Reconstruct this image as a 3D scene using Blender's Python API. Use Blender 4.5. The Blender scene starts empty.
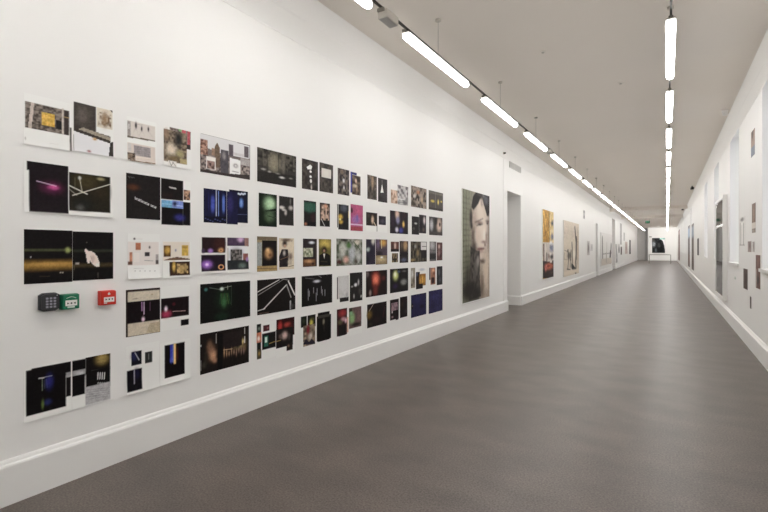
import bpy, bmesh, math, random, zlib
import numpy as np
from mathutils import Vector, Matrix

# ------------------------------------------------------------------ camera, world, exposure
scene = bpy.context.scene
col = scene.collection
R = math.radians
FOCAL_PX, HORIZON_Y, VANISH_X = 440.0, 248.8, 667.0      # for a 768 x 512 frame
EYE = 1.40
YAW = math.atan((VANISH_X - 384.0) / FOCAL_PX)
cam_data = bpy.data.cameras.new('camera')
cam = bpy.data.objects.new('camera', cam_data)
col.objects.link(cam)
cam.location = (0, 0, EYE)
cam.rotation_euler = (R(90), 0, YAW)
cam_data.sensor_width = 36.0
cam_data.lens = FOCAL_PX / 768.0 * 36.0
cam_data.shift_y = -(256.0 - HORIZON_Y) / 768.0
cam_data.clip_start, cam_data.clip_end = 0.05, 200
scene.camera = cam

world = bpy.data.worlds.new('world')
scene.world = world
world.use_nodes = True
world.node_tree.nodes['Background'].inputs[0].default_value = (0.80, 0.88, 1.0, 1)
world.node_tree.nodes['Background'].inputs[1].default_value = 0.6

scene.view_settings.view_transform = 'Standard'
scene.view_settings.look = 'None'
scene.view_settings.gamma = 1.0
scene.view_settings.use_curve_mapping = False
scene.view_settings.exposure = 0.08
TUBE_STRENGTH = 37.0
TUBE_COLOUR = (1.0, 0.98, 0.965)
PANE_STRENGTH = 0.60
END_FILL_W = 260.0  # power of the fill spotlights added for the end wall

# ------------------------------------------------------------------ dimensions of the corridor (metres)
XL, XR = -3.05, 1.01            # wall planes
CEIL = 3.95
Y0, Y1 = -5.0, 62.0             # corridor from behind the camera to the end wall
BASE_H = 0.243
WALL_T = 0.70

# ------------------------------------------------------------------ materials
def lin(c):
    c = c / 255.0
    return c / 12.92 if c <= 0.04045 else ((c + 0.055) / 1.055) ** 2.4

def mat(name, rgb, rough=0.6, spec=0.3, metal=0.0, mottling=0.0, scale=6.0, bump=0.0, bump_scale=120.0, emit=None, strength=0.0):
    m = bpy.data.materials.new(name)
    m.use_nodes = True
    nt = m.node_tree
    b = nt.nodes['Principled BSDF']
    c = [lin(v) for v in rgb] + [1]
    b.inputs['Base Color'].default_value = c
    b.inputs['Roughness'].default_value = rough
    b.inputs['Specular IOR Level'].default_value = spec
    b.inputs['Metallic'].default_value = metal
    tc = nt.nodes.new('ShaderNodeTexCoord')
    if mottling:
        n = nt.nodes.new('ShaderNodeTexNoise')
        n.inputs['Scale'].default_value = scale
        n.inputs['Detail'].default_value = 5
        nt.links.new(tc.outputs['Object'], n.inputs['Vector'])
        mx = nt.nodes.new('ShaderNodeMix')
        mx.data_type = 'RGBA'
        mx.inputs[6].default_value = [v * (1 - mottling) for v in c[:3]] + [1]
        mx.inputs[7].default_value = [min(1, v * (1 + mottling)) for v in c[:3]] + [1]
        nt.links.new(n.outputs['Fac'], mx.inputs[0])
        nt.links.new(mx.outputs[2], b.inputs['Base Color'])
    if bump:
        n2 = nt.nodes.new('ShaderNodeTexNoise')
        n2.inputs['Scale'].default_value = bump_scale
        n2.inputs['Detail'].default_value = 3
        nt.links.new(tc.outputs['Object'], n2.inputs['Vector'])
        bp = nt.nodes.new('ShaderNodeBump')
        bp.inputs['Strength'].default_value = bump
        bp.inputs['Distance'].default_value = 0.002
        nt.links.new(n2.outputs['Fac'], bp.inputs['Height'])
        nt.links.new(bp.outputs['Normal'], b.inputs['Normal'])
    if emit:
        b.inputs['Emission Color'].default_value = list(emit) + [1]
        b.inputs['Emission Strength'].default_value = strength
    return m

M = {}
M['wall'] = mat('wall_paint', (240, 239, 236), 0.75, 0.2, mottling=0.012, scale=1.2, bump=0.04, bump_scale=60)
M['ceiling'] = mat('ceiling_paint', (235, 228, 219), 0.85, 0.15, mottling=0.02, scale=0.8, bump=0.05, bump_scale=30)
M['trim'] = mat('trim_gloss_paint', (240, 239, 236), 0.42, 0.4, mottling=0.008, scale=3)
M['door'] = mat('door_paint', (214, 211, 204), 0.5, 0.35, mottling=0.01)
M['grey_wall'] = mat('grey_end_paint', (216, 211, 204), 0.8, 0.2, mottling=0.02)
M['black'] = mat('black_metal', (46, 42, 36), 0.4, 0.4, 0.3, mottling=0.05, scale=20)
M['steel'] = mat('brushed_steel', (150, 146, 138), 0.35, 0.5, 0.8, mottling=0.05, scale=30)
M['pale_plastic'] = mat('pale_plastic', (196, 190, 180), 0.5, 0.4, mottling=0.01)
M['white_plastic'] = mat('white_plastic', (232, 230, 226), 0.45, 0.4, mottling=0.01)
M['dark_plastic'] = mat('dark_plastic', (50, 50, 52), 0.45, 0.4, mottling=0.08, scale=40)
M['key'] = mat('key_metal', (150, 150, 160), 0.35, 0.5, 0.2, mottling=0.04, scale=60)
M['green'] = mat('green_plastic', (18, 110, 78), 0.4, 0.45, mottling=0.03)
M['red'] = mat('red_plastic', (206, 44, 28), 0.4, 0.45, mottling=0.03)
M['print_black'] = mat('printed_black', (26, 24, 24), 0.6, 0.2, mottling=0.05)
M['print_pale'] = mat('printed_pale', (215, 225, 215), 0.6, 0.2, mottling=0.02)
M['print_grey'] = mat('printed_grey', (178, 176, 172), 0.6, 0.2, mottling=0.02)
M['dark_wood'] = mat('dark_table_wood', (64, 54, 48), 0.45, 0.35, mottling=0.2, scale=12)
M['panel_upper'] = mat('framed_panel_upper', (240, 238, 228), 0.35, 0.4, mottling=0.06, scale=2)
M['panel_lower'] = mat('framed_panel_lower', (216, 210, 200), 0.35, 0.4, mottling=0.08, scale=2)
M['grille'] = mat('grille_paint', (206, 204, 200), 0.5, 0.3, mottling=0.01)
M['grille_dark'] = mat('grille_void', (176, 174, 170), 0.8, 0.1, mottling=0.02)
M['exit_face'] = mat('exit_sign_face', (20, 92, 60), 0.5, 0.3, mottling=0.02, emit=(0.02, 0.25, 0.12), strength=0.25)
M['tube'] = mat('lit_diffuser', (240, 240, 236), 0.4, 0.3, mottling=0.005, emit=TUBE_COLOUR, strength=TUBE_STRENGTH)
# the battens throw most of their light downwards: their undersides are brighter than their flanks
nt = M['tube'].node_tree
geo = nt.nodes.new('ShaderNodeNewGeometry')
sep = nt.nodes.new('ShaderNodeSeparateXYZ')
mr = nt.nodes.new('ShaderNodeMapRange')
mr.inputs['From Min'].default_value, mr.inputs['From Max'].default_value = 0.0, -1.0
mr.inputs['To Min'].default_value, mr.inputs['To Max'].default_value = 0.06 * TUBE_STRENGTH, TUBE_STRENGTH
nt.links.new(geo.outputs['Normal'], sep.inputs[0])
nt.links.new(sep.outputs['Z'], mr.inputs['Value'])
nt.links.new(mr.outputs[0], nt.nodes['Principled BSDF'].inputs['Emission Strength'])
M['pane'] = mat('daylit_frosted_pane', (225, 230, 240), 0.5, 0.4, mottling=0.01, emit=(0.86, 0.92, 1.0), strength=PANE_STRENGTH)

def glass_material():
    m = bpy.data.materials.new('clear_glazing')
    m.use_nodes = True
    nt = m.node_tree
    nt.nodes.clear()
    out = nt.nodes.new('ShaderNodeOutputMaterial')
    tr = nt.nodes.new('ShaderNodeBsdfTransparent')
    tr.inputs[0].default_value = (0.94, 0.96, 0.95, 1)
    gl = nt.nodes.new('ShaderNodeBsdfGlossy')
    gl.inputs['Roughness'].default_value = 0.03
    fr = nt.nodes.new('ShaderNodeFresnel')
    fr.inputs['IOR'].default_value = 1.3
    mx = nt.nodes.new('ShaderNodeMixShader')
    nt.links.new(fr.outputs[0], mx.inputs[0])
    nt.links.new(tr.outputs[0], mx.inputs[1])
    nt.links.new(gl.outputs[0], mx.inputs[2])
    nt.links.new(mx.outputs[0], out.inputs[0])
    return m
M['glass'] = glass_material()

def floor_material():
    m = bpy.data.materials.new('speckled_grey_floor')
    m.use_nodes = True
    nt = m.node_tree
    b = nt.nodes['Principled BSDF']
    b.inputs['Roughness'].default_value = 0.40
    b.inputs['Specular IOR Level'].default_value = 0.5
    tc = nt.nodes.new('ShaderNodeTexCoord')
    def noise(scale, detail, stretch=None):
        n = nt.nodes.new('ShaderNodeTexNoise')
        n.inputs['Scale'].default_value = scale
        n.inputs['Detail'].default_value = detail
        if stretch:
            mp = nt.nodes.new('ShaderNodeMapping')
            mp.inputs['Scale'].default_value = stretch
            nt.links.new(tc.outputs['Object'], mp.inputs['Vector'])
            nt.links.new(mp.outputs[0], n.inputs['Vector'])
        else:
            nt.links.new(tc.outputs['Object'], n.inputs['Vector'])
        return n
    fine, broad = noise(95, 4), noise(2.6, 8, (0.9, 1.4, 1))
    r1 = nt.nodes.new('ShaderNodeValToRGB')
    e = r1.color_ramp.elements
    e[0].position, e[1].position = 0.36, 0.66
    e[0].color = [lin(v) for v in (78, 70, 65)] + [1]
    e[1].color = [lin(v) for v in (113, 104, 97)] + [1]
    nt.links.new(fine.outputs['Fac'], r1.inputs[0])
    r2 = nt.nodes.new('ShaderNodeValToRGB')
    r2.color_ramp.elements[0].position, r2.color_ramp.elements[1].position = 0.3, 0.7
    r2.color_ramp.elements[0].color = (0.80, 0.80, 0.80, 1)
    r2.color_ramp.elements[1].color = (1.17, 1.16, 1.15, 1)
    nt.links.new(broad.outputs['Fac'], r2.inputs[0])
    mu = nt.nodes.new('ShaderNodeMix')
    mu.data_type = 'RGBA'
    mu.blend_type = 'MULTIPLY'
    mu.inputs[0].default_value = 1
    nt.links.new(r1.outputs[0], mu.inputs[6])
    nt.links.new(r2.outputs[0], mu.inputs[7])
    nt.links.new(mu.outputs[2], b.inputs['Base Color'])
    bp = nt.nodes.new('ShaderNodeBump')
    bp.inputs['Strength'].default_value = 0.12
    bp.inputs['Distance'].default_value = 0.002
    nt.links.new(fine.outputs['Fac'], bp.inputs['Height'])
    nt.links.new(bp.outputs[0], b.inputs['Normal'])
    return m
M['floor'] = floor_material()

def print_material():
    m = bpy.data.materials.new('printed_paper')
    m.use_nodes = True
    nt = m.node_tree
    b = nt.nodes['Principled BSDF']
    a = nt.nodes.new('ShaderNodeVertexColor')
    a.layer_name = 'ink'
    nt.links.new(a.outputs['Color'], b.inputs['Base Color'])
    b.inputs['Roughness'].default_value = 0.5
    b.inputs['Specular IOR Level'].default_value = 0.10
    return m
M['print'] = print_material()

# ------------------------------------------------------------------ mesh helpers
def link(name, me, m, parent=None, loc=None, rot=None):
    o = bpy.data.objects.new(name, me)
    col.objects.link(o)
    if m is not None and len(me.materials) == 0:
        me.materials.append(m)
    if parent:
        o.parent = parent
    if loc is not None:
        o.location = loc
    if rot is not None:
        o.rotation_euler = rot
    return o

def empty(name, loc=(0, 0, 0), rot=(0, 0, 0)):
    o = bpy.data.objects.new(name, None)
    col.objects.link(o)
    o.location, o.rotation_euler = loc, rot
    o.empty_display_size = 0.1
    return o

def tag(o, label=None, cat=None, group=None, kind=None):
    for k, v in (('label', label), ('category', cat), ('group', group), ('kind', kind)):
        if v:
            o[k] = v
    return o

class MB:
    """collects shapes and turns them into one mesh"""
    def __init__(self):
        self.v, self.f = [], []
    def add(self, vs, fs):
        k = len(self.v)
        self.v += [tuple(p) for p in vs]
        self.f += [tuple(i + k for i in f) for f in fs]
        return self
    def box(self, x0, x1, y0, y1, z0, z1):
        return self.add([(x0, y0, z0), (x1, y0, z0), (x1, y1, z0), (x0, y1, z0), (x0, y0, z1), (x1, y0, z1), (x1, y1, z1), (x0, y1, z1)],
                        [(0, 3, 2, 1), (4, 5, 6, 7), (0, 1, 5, 4), (1, 2, 6, 5), (2, 3, 7, 6), (3, 0, 4, 7)])
    def prism(self, pts, axis, a, b):
        """closed 2-D outline swept along an axis; pts are the two other coordinates in x,y,z order"""
        def p3(p, t):
            return {'x': (t, p[0], p[1]), 'y': (p[0], t, p[1]), 'z': (p[0], p[1], t)}[axis]
        n = len(pts)
        return self.add([p3(p, a) for p in pts] + [p3(p, b) for p in pts],
                        [(i, (i + 1) % n, (i + 1) % n + n, i + n) for i in range(n)] + [tuple(range(n))[::-1], tuple(range(n, 2 * n))])
    def tube(self, a, b, r, n=8):
        a, b = Vector(a), Vector(b)
        d = (b - a).normalized()
        u = d.orthogonal().normalized()
        w = d.cross(u)
        ring = [(u * math.cos(2 * math.pi * i / n) + w * math.sin(2 * math.pi * i / n)) * r for i in range(n)]
        return self.add([a + q for q in ring] + [b + q for q in ring],
                        [(i, (i + 1) % n, (i + 1) % n + n, i + n) for i in range(n)] + [tuple(range(n))[::-1], tuple(range(n, 2 * n))])
    def mesh(self, name, bevel=0.0, seg=2, smooth=False):
        me = bpy.data.meshes.new(name)
        me.from_pydata(self.v, [], self.f)
        bm = bmesh.new()
        bm.from_mesh(me)
        bmesh.ops.recalc_face_normals(bm, faces=bm.faces)
        if bevel:
            bmesh.ops.bevel(bm, geom=list(bm.edges), offset=bevel, segments=seg, profile=0.6, affect='EDGES', clamp_overlap=True)
        if smooth:
            for f in bm.faces:
                f.smooth = True
        bm.to_mesh(me)
        bm.free()
        me.update()
        return me
    def build(self, name, m, parent=None, bevel=0.0, seg=2, smooth=False, loc=None, rot=None):
        return link(name, self.mesh(name, bevel, seg, smooth), m, parent, loc, rot)

def struct(o):
    o['kind'] = 'structure'
    return o

FACE_LEFT = (R(90), 0, R(90))       # local x along the corridor, y up, z out of the left wall
FACE_RIGHT = (R(90), 0, R(-90))
FACE_END = (R(90), 0, 0)

# ------------------------------------------------------------------ floor, ceiling, walls
b = MB(); b.box(XL - 2.2, XR + 0.6, Y0 - 0.2, Y1 + 2.2, -0.1, 0.0)
struct(b.build('floor', M['floor']))
b = MB(); b.box(XL - 2.2, XR + 0.6, Y0 - 0.2, Y1 + 2.2, CEIL, CEIL + 0.15)
ceiling = struct(b.build('ceiling', M['ceiling']))
for y in (30.9, 39.2):
    b = MB(); b.box(XL, XR, y, y + 0.45, CEIL - 0.20, CEIL)
    b.build('ceiling_beam', M['ceiling'], ceiling, bevel=0.01)

# openings in the left wall: near edge, far edge, height
DOORS = [(9.91, 10.99, 2.72), (24.65, 25.49, 2.72), (32.59, 34.66, 3.60)]
b = MB()
y = Y0
for a, c, h in DOORS:
    b.box(XL - WALL_T, XL, y, a, 0, CEIL)
    b.box(XL - WALL_T, XL, a, c, h, CEIL)
    y = c
b.box(XL - WALL_T, XL, y, Y1, 0, CEIL)
struct(b.build('wall_left', M['wall']))

# openings in the right wall: window reveals
SILL_Z, HEAD_Z = 1.15, 3.52
WINDOWS = [(-0.78, 0.47), (2.61, 3.86), (6.00, 7.25), (9.39, 10.64), (12.79, 14.03), (16.18, 17.42), (26.2, 27.4), (33.15, 34.40), (36.5, 37.75), (39.9, 41.15), (43.3, 44.5)]  # first two are out of view, added to brighten the lower left wall
REVEAL = 0.36
b = MB()
y = Y0
for a, c in WINDOWS:
    b.box(XR, XR + REVEAL + 0.08, y, a, 0, CEIL)
    b.box(XR, XR + REVEAL + 0.08, a, c, 0, SILL_Z - 0.04)
    b.box(XR, XR + REVEAL + 0.08, a, c, HEAD_Z, CEIL)
    y = c
b.box(XR, XR + REVEAL + 0.08, y, Y1, 0, CEIL)
struct(b.build('wall_right', M['wall']))
b = MB(); b.box(XL - 0.1, XR + 0.1, Y0 - 0.15, Y0, 0, CEIL)
struct(b.build('wall_back', M['wall']))
b = MB(); b.box(-1.93, XR + 0.3, Y1, Y1 + 0.2, 0, CEIL)
struct(b.build('wall_end', M['wall']))
b = MB(); b.box(XL - 1.2, -1.7, Y1 + 1.6, Y1 + 1.75, 0, CEIL)
b.box(XL - 1.2, XL - 1.05, Y1 - 0.1, Y1 + 1.7, 0, CEIL)
struct(b.build('wall_recess', M['grey_wall']))

# windows: frosted daylit panes in a painted frame, with a projecting sill board
for i, (a, c) in enumerate(WINDOWS):
    w = empty('window_%d' % (i + 1), (XR + REVEAL, (a + c) / 2, SILL_Z))
    struct(w)
    hw, hh = (c - a) / 2, HEAD_Z - SILL_Z
    f = MB()
    f.box(-0.05, 0.0, -hw, -hw + 0.07, 0, hh).box(-0.05, 0.0, hw - 0.07, hw, 0, hh)
    f.box(-0.05, 0.0, -hw + 0.07, hw - 0.07, 0, 0.08).box(-0.05, 0.0, -hw + 0.07, hw - 0.07, hh - 0.07, hh)
    f.box(-0.06, 0.0, -hw + 0.07, hw - 0.07, hh * 0.5 - 0.03, hh * 0.5 + 0.03)
    f.box(-0.045, 0.0, -0.02, 0.02, 0.08, hh - 0.07)
    f.build('window_frame', M['trim'], w)
    for sy in (-1, 1):
        for z0, z1 in ((0.08, hh * 0.5 - 0.03), (hh * 0.5 + 0.03, hh - 0.07)):
            p = MB(); p.box(-0.022, -0.014, min(0.02 * sy, (hw - 0.07) * sy), max(0.02 * sy, (hw - 0.07) * sy), z0, z1)
            p.build('pane', M['pane'], w)
    s = MB(); s.box(-REVEAL - 0.03, 0.0, -hw, hw, -0.04, 0.0).box(-REVEAL - 0.03, -REVEAL, -hw - 0.05, -hw, -0.04, 0.0).box(-REVEAL - 0.03, -REVEAL, hw, hw + 0.05, -0.04, 0.0)
    s.build('window_sill', M['trim'], w)

# skirting boards with a moulded top edge
def skirting(name, xw, sgn, spans, x_other=None):
    prof = [(0, 0), (0.030, 0), (0.030, BASE_H - 0.035), (0.026, BASE_H - 0.026), (0.017, BASE_H - 0.020), (0.013, BASE_H - 0.008), (0.008, BASE_H), (0, BASE_H)]
    b = MB()
    for a, c in spans:
        b.prism([(xw + sgn * px, pz) for px, pz in prof], 'y', a, c)
    return struct(b.build(name, M['trim']))
skirting('baseboard_left', XL, 1, [(Y0, DOORS[0][0]), (DOORS[0][1], DOORS[1][0]), (DOORS[1][1], DOORS[2][0]), (DOORS[2][1], Y1)])
skirting('baseboard_right', XR, -1.4, [(Y0, Y1)])
b = MB()
prof = [(0, 0), (-0.03, 0), (-0.03, BASE_H - 0.03), (-0.012, BASE_H - 0.015), (-0.006, BASE_H), (0, BASE_H)]
b.prism([(Y1 + px, pz) for px, pz in prof], 'x', -1.93, XR - 0.03)
struct(b.build('baseboard_end', M['trim']))
b = MB()
for a, c, h in DOORS:          # skirting returns in the door reveals
    b.prism([(c + px, pz) for px, pz in prof], 'x', XL - WALL_T + 0.05, XL - 0.0)
struct(b.build('baseboard_reveal', M['trim']))

# cornice: flat frieze board below a shallow cove
def cornice(name, xw, sgn):
    pr = [(0, 3.42), (0.004, 3.425), (0.006, 3.66), (0.010, 3.675), (0.013, 3.690), (0.011, 3.70)]
    for k in range(7):
        t = k / 6 * math.pi / 2
        pr.append((0.011 + 0.020 * (1 - math.cos(t)), 3.71 + (CEIL - 3.71) * math.sin(t)))
    pr.append((0, CEIL))
    b = MB(); b.prism([(xw + sgn * px, pz) for px, pz in pr], 'y', Y0, Y1)
    return struct(b.build(name, M['wall']))
cornice('trim_1', XL, 1)
cornice('trim_2', XR, -1)

# boxed surround of the first doorway
a, c, h = DOORS[0]
b = MB()
b.box(XL, XL + 0.004, a - 0.28, a, BASE_H, 3.398).box(XL, XL + 0.004, c, c + 0.36, BASE_H, 3.398).box(XL, XL + 0.004, a, c, h, 3.398)
struct(b.build('trim_3', M['wall']))

# door leaves closing the reveals
for i, (a, c, h) in enumerate(DOORS):
    d = empty('door_%d' % (i + 1), (XL - WALL_T, a, 0)); struct(d)
    w = c - a
    p = MB(); p.box(-0.04, 0.0, 0.0, w, 0.0, h)
    p.build('door_leaf', M['door'], d)
    for z0, z1 in ((0.25, 0.95), (1.15, h - 0.2)):
        for k in range(2):
            q = MB(); q.box(0.0, 0.012, 0.1 + k * (w - 0.1) / 2, (k + 1) * (w - 0.1) / 2, z0, z1)
            q.build('panel', M['door'], d, bevel=0.006)
    q = MB(); q.tube((0.0, w - 0.08, 1.05), (0.05, w - 0.08, 1.05), 0.011).tube((0.05, w - 0.08, 1.05), (0.05, w - 0.2, 1.05), 0.010)
    q.build('handle', M['steel'], d)

# ------------------------------------------------------------------ suspended lighting: two tracks of tube fixtures
ORD = ['first', 'second', 'third', 'fourth', 'fifth', 'sixth', 'seventh', 'eighth', 'ninth', 'tenth', 'eleventh', 'twelfth', 'thirteenth',
       'fourteenth', 'fifteenth', 'sixteenth', 'seventeenth', 'eighteenth', 'nineteenth', 'twentieth', 'twenty-first', 'twenty-second',
       'twenty-third', 'twenty-fourth', 'twenty-fifth', 'twenty-sixth', 'twenty-seventh', 'twenty-eighth']
TUBE_L, TUBE_PITCH, TUBE_Z, RAIL_DZ = 1.59, 2.17, 3.48, 0.062

def diffuser_mesh():
    """rounded trough: half-round section below, flat on top, with domed ends"""
    b = MB()
    prof = [(-0.041, 0.025)] + [(0.041 * math.cos(math.pi + t * math.pi / 8), 0.037 * math.sin(math.pi + t * math.pi / 8)) for t in range(9)] + [(0.041, 0.025)]
    n = len(prof)
    rings = [(0.0, 0.35), (0.012, 0.72), (0.035, 0.95), (0.07, 1.0), (TUBE_L - 0.07, 1.0), (TUBE_L - 0.035, 0.95), (TUBE_L - 0.012, 0.72), (TUBE_L, 0.35)]
    vs, fs = [], []
    for y, s in rings:
        vs += [(px * s, y, pz * s) for px, pz in prof]
    for r in range(len(rings) - 1):
        fs += [(r * n + i, r * n + (i + 1) % n, (r + 1) * n + (i + 1) % n, (r + 1) * n + i) for i in range(n)]
    fs += [tuple(range(n)), tuple(range((len(rings) - 1) * n, len(rings) * n))]
    return b.add(vs, fs).mesh('diffuser', smooth=True)

def first_fixture():
    root = empty('tube_light')
    d = link('diffuser', diffuser_mesh(), M['tube'], root)
    s = MB(); s.box(-0.034, 0.034, 0.02, TUBE_L - 0.02, 0.0252, 0.036).box(-0.012, 0.012, 0.03, TUBE_L - 0.03, 0.036, 0.050)
    s.build('housing', M['steel'], root)
    for yy in (0.06, TUBE_L - 0.06):
        c = MB(); c.box(-0.018, 0.018, -0.02, 0.02, 0.036, RAIL_DZ).box(-0.040, 0.040, -0.006, 0.006, 0.018, 0.040)
        c.build('clip', M['black'], root, loc=(0, yy, 0))
    for k, yy in ((-1, 0.0), (1, TUBE_L)):
        e = MB(); e.box(-0.013, 0.013, -0.022, 0.022, 0.008, 0.04); e.build('end_plug', M['steel'], root, loc=(0, yy, 0), bevel=0.003)
    return root

def copy_tree(o, parent=None):
    c = o.copy()
    col.objects.link(c)
    c.parent = parent
    for ch in list(o.children):
        copy_tree(ch, c)
    return c

proto = first_fixture()
used = False
def track(x, y_first, n_before, n_after, side, box_gaps):
    global used
    ya, yb = y_first - n_before * TUBE_PITCH - 0.2, y_first + n_after * TUBE_PITCH - 0.1
    t = empty('lighting_track', (x, ya, TUBE_Z + RAIL_DZ))
    tag(t, 'slim black suspended lighting track %s' % side, 'lighting track', 'suspended lighting tracks')
    r = MB(); r.box(-0.009, 0.009, 0, yb - ya, 0, 0.018); r.build('rail', M['black'], t)
    wire_me = MB().tube((0, 0, 0.018), (0, 0, CEIL - TUBE_Z - RAIL_DZ - 0.02), 0.0022, 5).mesh('suspension_wire')
    cup_me = MB().tube((0, 0, -0.022), (0, 0, 0), 0.030, 12).mesh('ceiling_cup')
    for i in range(-n_before, n_after):
        yf = y_first + i * TUBE_PITCH
        o = copy_tree(proto) if used else proto
        used = True
        o.location = (x, yf, TUBE_Z)
        k = i + 1 if side == 'nearer the left wall' else i
        if side == 'nearer the left wall':
            where = 'left row'
        else:
            where = 'right row'
        if k >= 0:
            lab = '%s white tube light hanging in the %s, counted from the front' % (ORD[k], where)
        else:
            lab = '%s tube light of the %s behind the viewpoint' % (ORD[-k - 1], where)
        tag(o, lab, 'tube light', 'tube lights of the ' + where)
        w = link('suspension_wire', wire_me, M['steel'], t, (0, yf + 0.75 - ya, 0))
        link('ceiling_cup', cup_me, M['pale_plastic'], w, (0, 0, CEIL - TUBE_Z - RAIL_DZ))
    for g, lab in box_gaps:
        yg = y_first + g * TUBE_PITCH - (TUBE_PITCH - TUBE_L) / 2
        p = empty('power_box', (x, yg, TUBE_Z + RAIL_DZ)); tag(p, lab, 'power box', 'power feed boxes on the left track')
        q = MB(); q.box(-0.05, 0.05, -0.10, 0.10, -0.075, 0.0); q.build('body', M['pale_plastic'], p, bevel=0.006)
        q = MB(); q.box(-0.04, 0.04, -0.095, 0.095, -0.079, -0.075); q.build('cover', M['print_grey'], p, bevel=0.001)
        q = MB(); q.box(-0.035, 0.035, -0.135, -0.115, -0.03, 0.0); q.build('clamp', M['steel'], p, bevel=0.003)
track(-2.14, 3.69, 3, 25, 'nearer the left wall', [(0, 'pale grey power box on the left track, the nearer one'), (3, 'pale grey power box on the left track, the farther small one')])
track(0.03, 4.78, 4, 25, 'along the middle right of the ceiling', [])

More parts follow.
